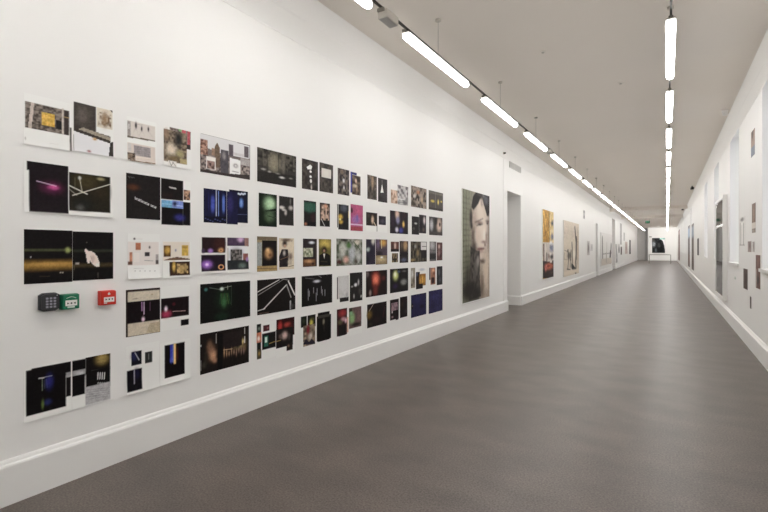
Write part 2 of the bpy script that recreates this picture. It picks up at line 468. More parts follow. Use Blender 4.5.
# name, category, group, label, wall side, span along wall, height span (m), base ink, grain, curl, thickness, cell (mm), print features (mm)
PRINTS = [
    ('printed_page', 'print', 'magazine page prints in the left wall grid', 'cream page with a brick photo and yellow square, top left of the grid', 'L', 0.9862, 1.2262, 1.9918, 2.2817, (226, 224, 220), 0.09, 0.004, 0.0012, 4.0, [('r', 7.7, 95.0, 223.4, 242.3, (105, 95, 88), 0), ('n', 7.7, 95.0, 223.4, 242.3, (80, 70, 64), (140, 128, 118), 10.7), ('l', 9.2, 230.4, 150.0, 235.1, 2.9, (62, 54, 50)), ('l', 9.2, 204.1, 150.0, 207.4, 2.9, (62, 54, 50)), ('l', 9.2, 177.7, 150.0, 179.8, 2.9, (62, 54, 50)), ('l', 9.2, 151.3, 150.0, 152.2, 2.9, (62, 54, 50)), ('l', 9.2, 124.9, 150.0, 124.5, 2.9, (62, 54, 50)), ('l', 9.2, 98.6, 150.0, 96.9, 2.8, (62, 54, 50)), ('p', (190, 176, 166), [(34.0, 244.9), (50.5, 245.7), (36.3, 95.4), (20.8, 95.6)]), ('r', 85.6, 128.5, 150.0, 201.4, (208, 166, 52), 0), ('n', 85.6, 128.5, 150.0, 201.4, (200, 155, 45), (218, 180, 80), 8.1), ('r', 155.1, 119.8, 185.8, 172.2, (42, 40, 42), 0), ('r', 186.7, 97.2, 196.2, 249.8, (190, 180, 168), 0), ('r', 198.0, 95.0, 223.4, 240.8, (72, 62, 58), 0), ('l', 198.0, 200.8, 223.4, 201.1, 8.0, (170, 140, 90)), ('r', 227.8, 1.7, 237.6, 144.5, (72, 68, 62), 0), ('e', 7.7, 32.3, 3.9, 9.4, (170, 168, 164), 1), ('l', 124.9, 27.7, 167.0, 30.2, 2.9, (200, 198, 194))]),
    ('printed_page', 'print', 'magazine page prints in the left wall grid', 'page with grey road photo, white panel and small cream plant picture, top row', 'L', 1.2336, 1.4651, 2.0001, 2.3027, (226, 224, 220), 0.09, 0.004, 0.0012, 4.0, [('r', 0.9, 122.5, 126.8, 300.8, (78, 70, 64), 0), ('e', 52.9, 230.6, 41.7, 62.1, (100, 92, 84), 1), ('p', (70, 62, 56), [(0.9, 156.2), (213.4, 130.5), (213.4, 0.2), (0.9, -6.7)]), ('p', (150, 140, 124), [(52.9, 153.0), (213.4, 125.1), (213.4, 102.3), (25.3, 136.4)]), ('p', (215, 214, 216), [(3.6, 121.2), (210.3, 84.3), (200.2, -1.1), (0.9, -0.6)]), ('p', (62, 56, 52), [(216.4, 96.4), (228.8, 96.7), (228.8, 1.8), (202.2, 2.5)]), ('r', 130.7, 176.5, 224.6, 300.3, (205, 196, 178), 0), ('n', 138.5, 186.0, 218.5, 273.8, (205, 196, 178), (120, 92, 66), 11.8), ('e', 178.0, 235.8, 22.0, 53.8, (150, 122, 92), 1), ('p', (60, 50, 44), [(208.3, 305.1), (225.7, 307.5), (225.7, 285.7)]), ('e', 119.1, 94.5, 13.5, 9.5, (190, 150, 90), 1), ('e', 85.7, 11.1, 13.2, 8.3, (150, 90, 90), 1), ('r', -1.8, -1.4, 1.8, 99.6, (80, 74, 68), 0)]),
    ('printed_page', 'print', 'magazine page prints in the left wall grid', 'black page with a magenta glow and thin light streak, second row', 'L', 0.9877, 1.2077, 1.6088, 1.8988, (226, 224, 220), 0.09, 0.006, 0.0012, 4.0, [('r', 13.0, 238.2, 219.2, 292.1, (32, 27, 29), 0), ('r', 23.1, 3.0, 219.2, 276.8, (34, 24, 30), 0), ('e', 133.4, 151.4, 61.8, 39.3, (92, 28, 66), 1), ('e', 141.8, 154.4, 28.5, 15.8, (196, 64, 138), 1), ('l', 60.0, 181.2, 155.3, 162.9, 4.9, (236, 196, 228))]),
    ('printed_page', 'print', 'magazine page prints in the left wall grid', 'dark page with crossing white light beams, second row left', 'L', 1.2087, 1.4569, 1.6044, 1.8674, (226, 224, 220), 0.09, 0.008, 0.0012, 4.0, [('r', 0.9, 27.6, 236.3, 262.1, (44, 38, 27), 0), ('e', 96.4, 214.8, 75.0, 52.0, (76, 66, 36), 1), ('e', 183.1, 161.8, 59.3, 64.1, (54, 45, 28), 1), ('e', 77.8, 67.5, 55.7, 41.4, (40, 40, 36), 1), ('l', 0.9, 180.3, 101.1, 137.2, 7.2, (228, 224, 210)), ('l', 21.3, 121.8, 236.3, 215.4, 6.3, (215, 212, 195)), ('l', 57.5, 240.6, 73.2, 144.6, 5.6, (190, 185, 160)), ('l', 33.9, 232.3, 33.9, 160.8, 3.6, (120, 110, 80)), ('l', 0.9, 160.1, 43.0, 124.0, 4.1, (170, 168, 150)), ('e', 180.1, 241.5, 23.7, 10.6, (160, 148, 105), 1), ('e', 61.2, 50.7, 22.9, 20.6, (84, 84, 80), 1), ('e', 59.4, 232.7, 9.2, 10.3, (190, 190, 180), 1)]),
    ('printed_page', 'print', 'magazine page prints in the left wall grid', 'dark wide print with blurred amber and green light bands, third row left', 'L', 0.9877, 1.2281, 1.1995, 1.5107, (27, 22, 23), 0.09, 0.0, 0.0012, 4.0, [('r', 0.0, 181.0, 238.7, 205.1, (82, 86, 56), 0.45), ('r', 0.0, 59.2, 238.7, 150.6, (160, 120, 46), 0.5), ('e', 215.7, 193.3, 14.1, 17.2, (160, 172, 95), 1), ('e', 31.7, 152.9, 3.1, 4.8, (190, 190, 190), 1), ('e', 178.3, 58.9, 4.3, 3.9, (200, 190, 170), 1), ('e', 189.5, 58.3, 4.3, 4.0, (200, 190, 170), 1), ('l', 74.4, 41.4, 123.4, 39.8, 4.8, (74, 64, 46)), ('e', 123.4, 110.3, 124.6, 11.8, (185, 142, 62), 1)]),
    ('printed_page', 'print', 'magazine page prints in the left wall grid', 'dark print with a pale crouching figure, third row beside the amber bands', 'L', 1.2291, 1.4631, 1.2044, 1.5065, (26, 22, 22), 0.09, 0.0, 0.0012, 4.0, [('r', 0.0, 168.2, 231.2, 198.5, (54, 58, 44), 0.45), ('r', 0.0, 70.0, 231.2, 115.1, (80, 66, 38), 0.5), ('p', (228, 210, 200), [(64.8, 190.2), (70.4, 196.5), (79.8, 192.3), (85.4, 181.9), (104.4, 179.7), (121.6, 169.0), (137.1, 147.7), (146.9, 119.9), (152.8, 104.9), (150.8, 79.4), (137.1, 82.0), (123.6, 86.7), (113.9, 97.5), (104.4, 108.3), (95.8, 121.1), (93.0, 104.4), (83.5, 104.7), (77.9, 121.5), (76.0, 146.5), (72.3, 167.4), (66.7, 179.9)]), ('e', 113.9, 135.4, 13.4, 23.2, (205, 182, 172), 1), ('l', 99.6, 151.4, 113.9, 109.1, 3.8, (170, 145, 136)), ('e', 139.1, 94.6, 9.8, 10.6, (236, 226, 214), 1), ('r', 16.2, 99.8, 35.3, 110.6, (180, 170, 160), 0), ('l', 9.0, 94.5, 9.0, 66.0, 3.6, (120, 110, 90)), ('l', 143.0, 44.6, 143.0, 12.7, 3.9, (110, 105, 95)), ('e', 77.9, 235.0, 3.8, 4.2, (110, 105, 95), 1), ('l', 0.0, 66.3, 0.0, 17.5, 2.7, (130, 125, 115))]),
    ('printed_page', 'print', 'magazine page prints in the left wall grid', 'black page with a faint blue standing light streak, bottom row left', 'L', 0.9862, 1.2226, 0.4177, 0.7171, (226, 224, 220), 0.09, 0.004, 0.0012, 4.0, [('r', 10.7, 32.9, 208.4, 292.2, (20, 15, 17), 0), ('r', 36.3, 219.8, 234.0, 299.5, (20, 15, 17), 0), ('r', 208.4, 228.9, 234.0, 291.3, (20, 15, 17), 0), ('r', 208.4, 200.5, 234.0, 235.0, (150, 148, 150), 0), ('r', 208.4, 89.0, 234.0, 204.8, (22, 17, 18), 0), ('e', 122.5, 202.5, 21.5, 47.0, (40, 40, 122), 1), ('l', 71.9, 234.6, 97.0, 232.3, 6.7, (205, 206, 198)), ('l', 88.9, 228.5, 88.9, 160.7, 4.8, (120, 135, 112)), ('l', 101.9, 234.9, 134.9, 234.7, 5.8, (150, 156, 176)), ('l', 108.4, 220.7, 111.7, 171.1, 4.1, (66, 76, 136)), ('l', 100.3, 217.9, 100.3, 169.3, 3.2, (70, 80, 90)), ('e', 115.0, 85.4, 21.4, 19.6, (34, 42, 98), 1), ('e', 90.5, 80.0, 7.3, 29.1, (96, 120, 50), 1)]),
    ('printed_page', 'print', 'magazine page prints in the left wall grid', 'page of black picture blocks with a gold ball and grey water, bottom row', 'L', 1.2256, 1.4497, 0.4204, 0.7205, (226, 224, 220), 0.09, 0.004, 0.0012, 4.0, [('r', 0.9, 213.4, 74.9, 295.8, (20, 15, 17), 0), ('r', 0.9, 186.2, 75.8, 232.8, (150, 148, 150), 0), ('e', 42.5, 210.7, 27.5, 14.4, (190, 190, 192), 1), ('r', 0.9, 77.0, 72.1, 202.4, (20, 15, 17), 0), ('r', 74.9, 194.7, 219.4, 309.0, (24, 18, 18), 0), ('e', 171.1, 274.3, 39.7, 38.6, (172, 146, 74), 1), ('l', 129.1, 287.3, 214.3, 286.9, 2.1, (90, 70, 40)), ('l', 129.1, 277.8, 214.3, 277.1, 2.2, (90, 70, 40)), ('l', 129.1, 268.3, 214.3, 267.4, 2.1, (90, 70, 40)), ('l', 129.1, 258.8, 214.3, 257.6, 2.1, (90, 70, 40)), ('l', 129.1, 249.3, 214.3, 247.9, 2.2, (90, 70, 40)), ('l', 108.0, 208.8, 219.4, 207.7, 6.5, (220, 220, 220)), ('r', 75.8, 86.1, 219.4, 213.2, (22, 17, 18), 0), ('l', 146.6, 190.2, 144.6, 150.3, 7.8, (205, 205, 205)), ('l', 159.3, 187.2, 157.3, 147.2, 7.9, (205, 205, 205)), ('l', 172.1, 184.2, 170.2, 144.0, 8.0, (205, 205, 205)), ('l', 185.1, 181.1, 183.1, 140.8, 8.0, (205, 205, 205)), ('e', 146.6, 124.4, 3.9, 5.3, (170, 170, 170), 1), ('e', 158.3, 121.3, 4.0, 5.4, (170, 170, 170), 1), ('e', 170.2, 118.3, 4.0, 5.4, (170, 170, 170), 1), ('e', 182.1, 115.2, 4.0, 5.3, (170, 170, 170), 1), ('r', 73.0, 3.7, 219.4, 116.2, (168, 166, 168), 0), ('l', 79.6, 97.8, 211.3, 77.4, 4.2, (135, 133, 136)), ('l', 79.6, 83.3, 211.3, 64.5, 4.2, (135, 133, 136)), ('l', 79.6, 68.7, 211.3, 51.5, 4.2, (135, 133, 136)), ('l', 79.6, 54.1, 211.3, 38.5, 4.2, (135, 133, 136)), ('l', 79.6, 39.5, 211.3, 25.5, 4.2, (135, 133, 136))]),
    ('printed_page', 'print', 'magazine page prints in the left wall grid', 'page with two gallery views, three tiny dark figures above, top row second column', 'L', 1.5464, 1.7531, 1.9948, 2.2925, (226, 224, 220), 0.09, 0.005, 0.0012, 4.0, [('r', 6.9, 166.2, 197.5, 269.5, (204, 196, 188), 0), ('r', 6.9, 163.8, 27.6, 266.4, (152, 143, 138), 0), ('r', 9.9, 212.0, 23.7, 248.2, (185, 180, 176), 0), ('e', 63.5, 246.7, 7.9, 25.6, (48, 42, 42), 1), ('e', 102.5, 233.2, 6.4, 19.4, (58, 52, 52), 1), ('e', 149.0, 240.6, 6.6, 18.0, (60, 54, 54), 1), ('l', 66.6, 229.8, 82.5, 177.1, 2.4, (175, 162, 152)), ('l', 58.7, 228.0, 39.2, 167.8, 2.4, (175, 162, 152)), ('l', 105.7, 218.6, 122.7, 185.8, 2.4, (175, 162, 152)), ('l', 151.5, 226.4, 174.8, 197.0, 2.5, (175, 162, 152)), ('l', 99.3, 217.1, 82.5, 177.1, 2.4, (175, 162, 152)), ('l', 70.6, 256.3, 106.5, 260.0, 2.4, (120, 110, 105)), ('p', (118, 108, 94), [(6.9, 166.4), (197.5, 172.0), (197.5, 162.9), (6.9, 155.4)]), ('r', 6.9, 4.3, 197.5, 121.5, (206, 194, 184), 0), ('r', 49.3, 43.3, 163.9, 111.1, (152, 144, 144), 0), ('l', 50.9, 98.6, 162.2, 110.4, 2.4, (128, 120, 122)), ('l', 50.9, 84.3, 162.2, 95.6, 2.5, (128, 120, 122)), ('l', 50.9, 69.9, 162.2, 80.8, 2.4, (128, 120, 122)), ('l', 50.9, 55.6, 162.2, 66.0, 2.4, (128, 120, 122)), ('l', 50.9, 41.2, 162.2, 51.2, 2.4, (128, 120, 122)), ('r', 6.9, 7.9, 56.4, 54.6, (88, 72, 62), 0), ('n', 6.9, 7.9, 56.4, 54.6, (70, 55, 48), (150, 130, 110), 7.6), ('r', 9.9, 63.1, 31.4, 117.4, (192, 188, 184), 0), ('l', 58.7, 29.8, 159.8, 37.7, 5.7, (225, 215, 205)), ('p', (140, 118, 98), [(6.9, 3.4), (197.5, 11.0), (197.5, 1.0), (6.9, -4.5)])]),
    ('printed_page', 'print', 'magazine page prints in the left wall grid', 'collage page with a brown still life and red striped strip, top row second column', 'L', 1.8051, 2.0258, 2.0027, 2.2891, (226, 224, 220), 0.09, 0.003, 0.0012, 4.0, [('r', 47.9, 150.8, 214.9, 297.7, (120, 100, 95), 0), ('n', 47.9, 150.8, 214.9, 297.7, (95, 80, 78), (165, 145, 138), 12.7), ('r', 52.4, 282.8, 117.5, 293.7, (165, 158, 152), 0), ('r', 117.5, 270.9, 141.9, 296.8, (140, 190, 130), 0), ('r', 141.9, 242.8, 174.2, 294.5, (192, 80, 92), 0), ('r', 187.7, 170.1, 209.1, 293.5, (190, 84, 92), 0), ('r', 145.7, 186.5, 183.8, 231.4, (226, 216, 210), 0), ('r', 168.5, 150.4, 213.0, 185.2, (72, 62, 62), 0), ('r', 1.8, 32.3, 182.9, 264.0, (108, 93, 80), 0), ('n', 1.8, 32.3, 182.9, 264.0, (90, 75, 64), (150, 134, 112), 14.0), ('e', 22.9, 229.0, 23.1, 42.5, (146, 120, 98), 1), ('e', 116.6, 210.4, 33.6, 66.1, (46, 46, 46), 1), ('e', 58.7, 121.2, 43.4, 47.1, (205, 190, 170), 1), ('e', 126.8, 103.6, 33.7, 29.6, (158, 148, 104), 1), ('e', 79.7, 60.5, 54.9, 25.9, (120, 100, 70), 1), ('r', 126.8, 32.3, 182.9, 68.7, (168, 152, 108), 0), ('r', 34.5, 3.2, 98.9, 40.0, (215, 212, 206), 0), ('l', 44.3, 37.4, 58.7, -1.3, 5.4, (96, 90, 84)), ('l', 67.8, 32.7, 93.4, 5.8, 5.5, (96, 90, 84)), ('l', 58.7, 5.5, 75.1, 33.9, 4.5, (96, 90, 84))]),
    ('printed_page', 'print', 'magazine page prints in the left wall grid', 'black page with slanting white lettering, second row second column', 'L', 1.5449, 1.7815, 1.6052, 1.9104, (38, 32, 32), 0.09, 0.0, 0.0012, 2.4, [('r', 76.8, 312.3, 233.3, 300.3, (38, 32, 32), 0), ('l', 11.4, 284.7, 16.8, 277.6, 3.8, (110, 108, 106)), ('l', 19.1, 283.4, 24.5, 272.3, 3.8, (110, 108, 106)), ('l', 26.8, 282.1, 32.2, 279.7, 3.9, (110, 108, 106)), ('l', 34.5, 280.8, 39.9, 274.4, 3.9, (110, 108, 106)), ('l', 42.3, 279.5, 47.7, 281.8, 4.0, (110, 108, 106)), ('l', 50.1, 278.2, 55.6, 276.5, 3.9, (110, 108, 106)), ('e', 44.6, 213.0, 43.6, 22.3, (92, 52, 28), 1), ('l', 59.5, 148.4, 60.3, 133.3, 4.7, (240, 236, 230)), ('l', 59.5, 134.9, 64.2, 133.7, 4.8, (235, 230, 224)), ('l', 69.4, 141.5, 70.2, 129.6, 4.7, (240, 236, 230)), ('l', 69.4, 139.9, 74.1, 138.7, 4.8, (235, 230, 224)), ('l', 79.4, 137.7, 80.2, 125.7, 4.8, (240, 236, 230)), ('l', 79.4, 127.3, 84.2, 126.1, 4.8, (235, 230, 224)), ('l', 89.4, 137.2, 90.2, 121.9, 4.8, (240, 236, 230)), ('l', 89.4, 132.3, 94.2, 131.2, 4.8, (235, 230, 224)), ('l', 99.5, 133.3, 100.3, 118.1, 4.8, (240, 236, 230)), ('l', 99.5, 119.6, 104.3, 118.4, 4.8, (235, 230, 224)), ('l', 109.7, 126.3, 110.5, 114.2, 4.8, (240, 236, 230)), ('l', 109.7, 124.7, 114.5, 123.5, 4.9, (235, 230, 224)), ('l', 119.9, 122.4, 120.7, 110.3, 4.9, (240, 236, 230)), ('l', 119.9, 111.9, 124.7, 110.7, 4.9, (235, 230, 224)), ('l', 130.1, 118.5, 130.9, 106.4, 4.9, (240, 236, 230)), ('l', 130.1, 116.9, 135.0, 115.7, 4.9, (235, 230, 224)), ('l', 140.5, 117.9, 141.3, 102.5, 4.9, (240, 236, 230)), ('l', 140.5, 104.0, 145.4, 102.8, 4.9, (235, 230, 224)), ('l', 150.8, 110.7, 151.7, 98.5, 5.0, (240, 236, 230)), ('l', 150.8, 109.1, 155.8, 107.9, 4.9, (235, 230, 224)), ('l', 169.6, 105.0, 170.4, 92.7, 5.0, (240, 236, 230)), ('l', 169.6, 94.3, 174.6, 93.1, 5.0, (235, 230, 224)), ('l', 180.2, 101.0, 181.0, 88.7, 5.0, (240, 236, 230)), ('l', 180.2, 99.4, 185.2, 98.1, 5.0, (235, 230, 224)), ('l', 190.8, 97.0, 191.6, 84.7, 5.1, (240, 236, 230)), ('l', 190.8, 86.3, 195.8, 85.0, 4.9, (235, 230, 224)), ('l', 201.4, 93.0, 202.3, 80.6, 5.1, (240, 236, 230)), ('l', 201.4, 91.3, 206.5, 90.1, 5.0, (235, 230, 224))]),
    ('printed_page', 'print', 'magazine page prints in the left wall grid', 'black page with a bright blue sky picture, second row second column', 'L', 1.7851, 2.0209, 1.5738, 1.9092, (226, 224, 220), 0.09, 0.0, 0.0012, 4.0, [('r', 0.9, 184.3, 173.3, 334.8, (30, 24, 24), 0), ('r', 4.3, -0.1, 173.3, 173.1, (24, 19, 22), 0), ('r', 173.3, 2.5, 232.1, 177.3, (26, 20, 24), 0), ('l', 64.4, 277.6, 70.7, 270.7, 6.3, (225, 220, 215)), ('l', 73.4, 277.0, 79.7, 270.0, 6.4, (225, 220, 215)), ('l', 82.4, 276.4, 88.8, 269.4, 6.4, (225, 220, 215)), ('l', 91.5, 275.7, 97.9, 268.7, 6.4, (225, 220, 215)), ('l', 100.6, 275.0, 107.0, 268.0, 6.4, (225, 220, 215)), ('l', 109.8, 274.4, 116.2, 267.3, 6.5, (225, 220, 215)), ('e', 50.1, 215.6, 53.4, 25.5, (44, 28, 26), 1), ('r', 4.3, 126.3, 173.3, 178.9, (100, 165, 205), 0), ('r', 86.0, 126.3, 173.3, 180.6, (112, 134, 205), 0), ('l', 10.4, 150.9, 77.0, 149.8, 6.8, (150, 200, 225)), ('l', 95.1, 147.0, 169.5, 144.5, 7.9, (175, 195, 230)), ('e', 106.1, 156.6, 16.5, 20.7, (40, 45, 90), 1), ('e', 146.0, 58.0, 42.1, 26.1, (48, 48, 138), 1), ('r', 177.1, 193.9, 230.1, 269.0, (112, 78, 62), 0), ('n', 177.1, 193.9, 230.1, 269.0, (70, 45, 40), (190, 150, 120), 13.3)]),
    ('printed_page', 'print', 'magazine page prints in the left wall grid', 'white page of small pictures with an orange square, third row, lifting at the bottom', 'L', 1.5532, 1.7763, 1.1941, 1.5032, (226, 224, 220), 0.09, 0.014, 0.0012, 4.0, [('e', 46.4, 273.8, 8.6, 8.0, (60, 55, 58), 1), ('l', 62.1, 274.1, 100.5, 274.0, 4.0, (195, 192, 190)), ('r', 3.1, 93.1, 216.3, 254.0, (216, 208, 202), 0), ('r', 54.2, 197.9, 89.2, 246.7, (186, 114, 78), 0), ('l', 57.4, 232.4, 86.0, 231.0, 3.2, (150, 80, 55)), ('r', 116.7, 154.2, 151.2, 182.4, (72, 66, 68), 0), ('e', 151.2, 216.6, 7.4, 10.7, (80, 70, 70), 1), ('r', 13.8, 101.1, 32.3, 183.0, (186, 124, 92), 0), ('r', 3.1, 97.1, 32.3, 120.1, (110, 76, 60), 0), ('r', 194.9, 97.4, 214.6, 166.9, (160, 152, 148), 0), ('r', 194.9, 97.4, 214.6, 125.4, (92, 82, 80), 0), ('r', 40.1, 111.6, 84.4, 182.1, (210, 206, 204), 0), ('r', 41.7, 113.3, 82.0, 179.7, (222, 214, 208), 0), ('l', 115.9, 125.4, 174.6, 120.8, 6.6, (150, 146, 146)), ('l', 41.7, 72.9, 108.6, 69.6, 4.8, (190, 188, 186)), ('e', 49.5, 55.1, 3.9, 4.0, (150, 150, 152), 1), ('e', 82.8, 53.7, 4.0, 4.1, (150, 150, 152), 1), ('e', 116.7, 52.2, 4.1, 4.1, (150, 150, 152), 1), ('e', 151.2, 50.8, 4.2, 4.1, (150, 150, 152), 1), ('e', 186.4, 49.3, 4.2, 4.1, (150, 150, 152), 1)]),
    ('printed_page', 'print', 'magazine page prints in the left wall grid', 'page with a yellow gallery view above a dark golden picture, third row', 'L', 1.7981, 2.0238, 1.1894, 1.4548, (226, 224, 220), 0.09, 0.006, 0.0012, 4.0, [('r', 3.5, 126.1, 214.1, 262.1, (218, 208, 194), 0), ('r', 8.8, 153.3, 62.1, 235.2, (92, 56, 30), 0), ('e', 37.0, 200.5, 23.1, 30.6, (205, 160, 64), 1), ('r', 148.9, 158.3, 202.4, 237.8, (206, 168, 66), 0), ('e', 175.5, 222.1, 19.1, 8.8, (170, 130, 50), 1), ('e', 100.4, 199.4, 7.4, 11.2, (128, 128, 150), 1), ('p', (124, 94, 74), [(3.5, 127.2), (54.9, 141.5), (109.6, 150.9), (214.1, 135.0), (214.1, 126.1)]), ('r', 52.2, 12.2, 214.1, 115.0, (66, 42, 28), 0), ('e', 86.7, 82.3, 13.7, 37.9, (214, 176, 74), 1), ('n', 109.6, 27.1, 199.5, 100.6, (66, 42, 28), (196, 164, 104), 13.0), ('e', 151.7, 64.4, 34.0, 29.7, (176, 144, 86), 1)]),
    ('printed_page', 'print', 'magazine page prints in the left wall grid', 'page with beige bands around a black strip of pink streaks, fourth row', 'L', 1.5433, 1.7797, 0.8056, 1.1234, (58, 44, 40), 0.09, 0.0, 0.0012, 4.0, [('r', 12.9, 239.2, 233.1, 301.8, (200, 188, 167), 0), ('r', 12.9, 220.7, 233.1, 282.1, (200, 188, 167), 0), ('l', 46.1, 253.7, 83.1, 255.0, 4.8, (120, 100, 90)), ('e', 179.5, 274.0, 8.4, 5.8, (180, 160, 130), 1), ('r', 9.9, 81.7, 233.1, 235.2, (28, 18, 22), 0), ('r', 12.9, 3.0, 233.1, 88.3, (198, 185, 163), 0), ('p', (182, 166, 138), [(162.8, 73.3), (233.1, 76.7), (233.1, 3.0), (138.0, 11.5)]), ('l', 106.3, 225.3, 107.9, 166.9, 8.1, (180, 130, 185)), ('l', 121.7, 223.7, 121.7, 140.9, 7.3, (212, 180, 210)), ('l', 163.6, 221.1, 163.6, 160.3, 5.0, (120, 82, 112)), ('e', 116.0, 107.5, 11.4, 17.9, (226, 196, 214), 1), ('l', 116.0, 139.2, 116.0, 118.9, 4.1, (120, 70, 100))]),
    ('printed_page', 'print', 'magazine page prints in the left wall grid', 'white page with a dark red lit picture and small black square, fourth row', 'L', 1.7807, 2.0121, 0.8079, 1.1282, (226, 224, 220), 0.09, 0.0, 0.0012, 4.0, [('r', 6.1, 90.7, 224.7, 234.2, (30, 16, 20), 0), ('e', 45.5, 118.5, 39.0, 28.9, (170, 40, 78), 1), ('e', 42.9, 157.8, 12.4, 20.3, (242, 212, 226), 1), ('e', 104.0, 186.1, 12.8, 12.0, (90, 20, 34), 1), ('l', 95.8, 132.8, 194.8, 126.3, 5.2, (196, 156, 156)), ('e', 76.8, 124.8, 9.0, 17.1, (140, 40, 70), 1), ('r', 158.7, 18.0, 223.7, 62.4, (22, 17, 20), 0)]),
    ('printed_page', 'print', 'magazine page prints in the left wall grid', 'white page with three small black pictures, bottom row second column', 'L', 1.5449, 1.7737, 0.4189, 0.7437, (226, 224, 220), 0.09, 0.008, 0.0012, 4.0, [('r', 34.5, 187.3, 104.0, 281.9, (24, 22, 36), 0), ('e', 52.4, 251.2, 23.4, 31.9, (40, 40, 90), 1), ('l', 57.9, 274.0, 86.4, 218.5, 4.7, (215, 215, 225)), ('r', 126.7, 184.2, 178.0, 262.0, (50, 50, 50), 0), ('l', 153.0, 247.0, 153.0, 209.3, 6.6, (120, 120, 122)), ('r', 4.6, 15.4, 105.6, 160.4, (20, 16, 24), 0), ('e', 68.1, 127.9, 23.7, 40.1, (30, 28, 62), 1), ('l', 54.0, 161.6, 54.0, 62.7, 5.5, (205, 200, 220))]),
    ('printed_page', 'print', 'magazine page prints in the left wall grid', 'white page with one black picture split by blue and orange bars, bottom row', 'L', 1.7773, 2.016, 0.4212, 0.7219, (226, 224, 220), 0.09, 0.006, 0.0012, 4.0, [('r', 35.7, 42.0, 193.5, 280.8, (20, 14, 16), 0), ('r', 78.5, 151.7, 101.1, 278.0, (46, 56, 176), 0), ('e', 88.4, 163.9, 12.6, 22.3, (70, 80, 190), 1), ('l', 100.2, 274.0, 100.2, 146.7, 3.6, (150, 165, 230)), ('r', 122.2, 130.0, 145.3, 276.9, (72, 26, 20), 0.3), ('r', 108.4, 131.6, 122.2, 279.4, (236, 178, 98), 0), ('l', 107.5, 276.1, 107.5, 138.3, 3.7, (250, 240, 215))]),
    ('printed_page', 'print', 'magazine page prints in the left wall grid', 'wide city skyline photo print with white signs, top row third column', 'L', 2.1011, 2.5868, 1.9989, 2.2991, (120, 108, 104), 0.09, 0.0, 0.0012, 4.0, [('p', (206, 205, 205), [(0.0, 300.3), (480.8, 294.7), (480.8, 180.3), (268.3, 177.0), (144.5, 177.9), (65.9, 197.3), (0.0, 218.0)]), ('n', 0.0, 2.4, 480.8, 140.1, (80, 70, 70), (165, 150, 142), 15.0), ('r', 2.5, 138.5, 65.9, 256.3, (146, 104, 88), 0), ('n', 2.5, 138.5, 65.9, 256.3, (110, 76, 64), (180, 140, 120), 11.3), ('p', (118, 98, 80), [(131.2, 221.4), (153.9, 258.1), (176.9, 221.0), (176.9, 56.2), (131.2, 60.6)]), ('r', 102.2, 146.7, 131.2, 204.3, (150, 120, 100), 0), ('r', 187.7, 22.1, 262.7, 209.2, (88, 84, 90), 0), ('e', 219.3, 162.4, 19.4, 35.2, (140, 135, 135), 1), ('r', 265.5, 170.1, 309.8, 267.8, (98, 88, 94), 0), ('r', 422.3, 188.3, 469.9, 282.0, (104, 94, 98), 0), ('r', 311.3, 186.2, 422.3, 208.7, (190, 186, 186), 0), ('p', (226, 224, 222), [(276.9, 157.2), (381.7, 151.1), (381.7, 19.7), (276.9, 24.1)]), ('e', 334.5, 98.6, 26.2, 19.3, (120, 116, 116), 1), ('e', 334.5, 98.6, 13.2, 9.6, (215, 212, 210), 1), ('l', 299.7, 48.9, 363.9, 46.3, 7.2, (110, 105, 105)), ('r', 53.0, 32.0, 139.2, 131.7, (222, 216, 210), 0), ('n', 60.7, 35.4, 131.2, 99.2, (84, 64, 60), (160, 130, 120), 12.9), ('r', 384.7, 115.6, 480.8, 173.5, (168, 160, 158), 0), ('p', (74, 64, 62), [(0.0, 23.3), (268.3, 22.9), (480.8, 41.0), (480.8, 2.4), (0.0, -4.5)])]),
    ('printed_page', 'print', 'magazine page prints in the left wall grid', 'dark woodland photo print with pale trunks, top row fourth column', 'L', 2.666, 3.1523, 1.9977, 2.3013, (64, 60, 56), 0.09, 0.0, 0.0012, 4.0, [('n', 0.0, 149.5, 480.0, 303.5, (46, 42, 40), (98, 92, 82), 22.7), ('e', 202.5, 190.9, 81.0, 95.2, (138, 130, 110), 1), ('e', 317.9, 193.5, 25.8, 94.8, (110, 104, 92), 1), ('l', 55.6, 266.9, 58.9, 87.9, 8.3, (40, 36, 34)), ('l', 114.3, 277.8, 117.7, 96.5, 8.5, (44, 40, 38)), ('l', 254.1, 303.6, 257.7, 117.0, 9.1, (50, 46, 42)), ('l', 364.5, 324.0, 368.3, 133.2, 9.4, (84, 80, 72)), ('l', 431.3, 336.3, 435.1, 143.0, 9.7, (48, 44, 42)), ('p', (50, 46, 44), [(0.0, 92.0), (480.0, 114.6), (480.0, 2.7), (0.0, 3.3)]), ('e', 299.5, 71.9, 36.7, 10.7, (190, 186, 182), 1), ('e', 72.2, 118.2, 30.1, 10.3, (150, 146, 140), 1), ('e', 143.4, 105.5, 24.0, 9.1, (150, 146, 140), 1), ('e', 245.2, 101.8, 32.3, 8.0, (120, 116, 110), 1), ('e', 412.0, 78.9, 26.8, 8.2, (120, 116, 110), 1)]),
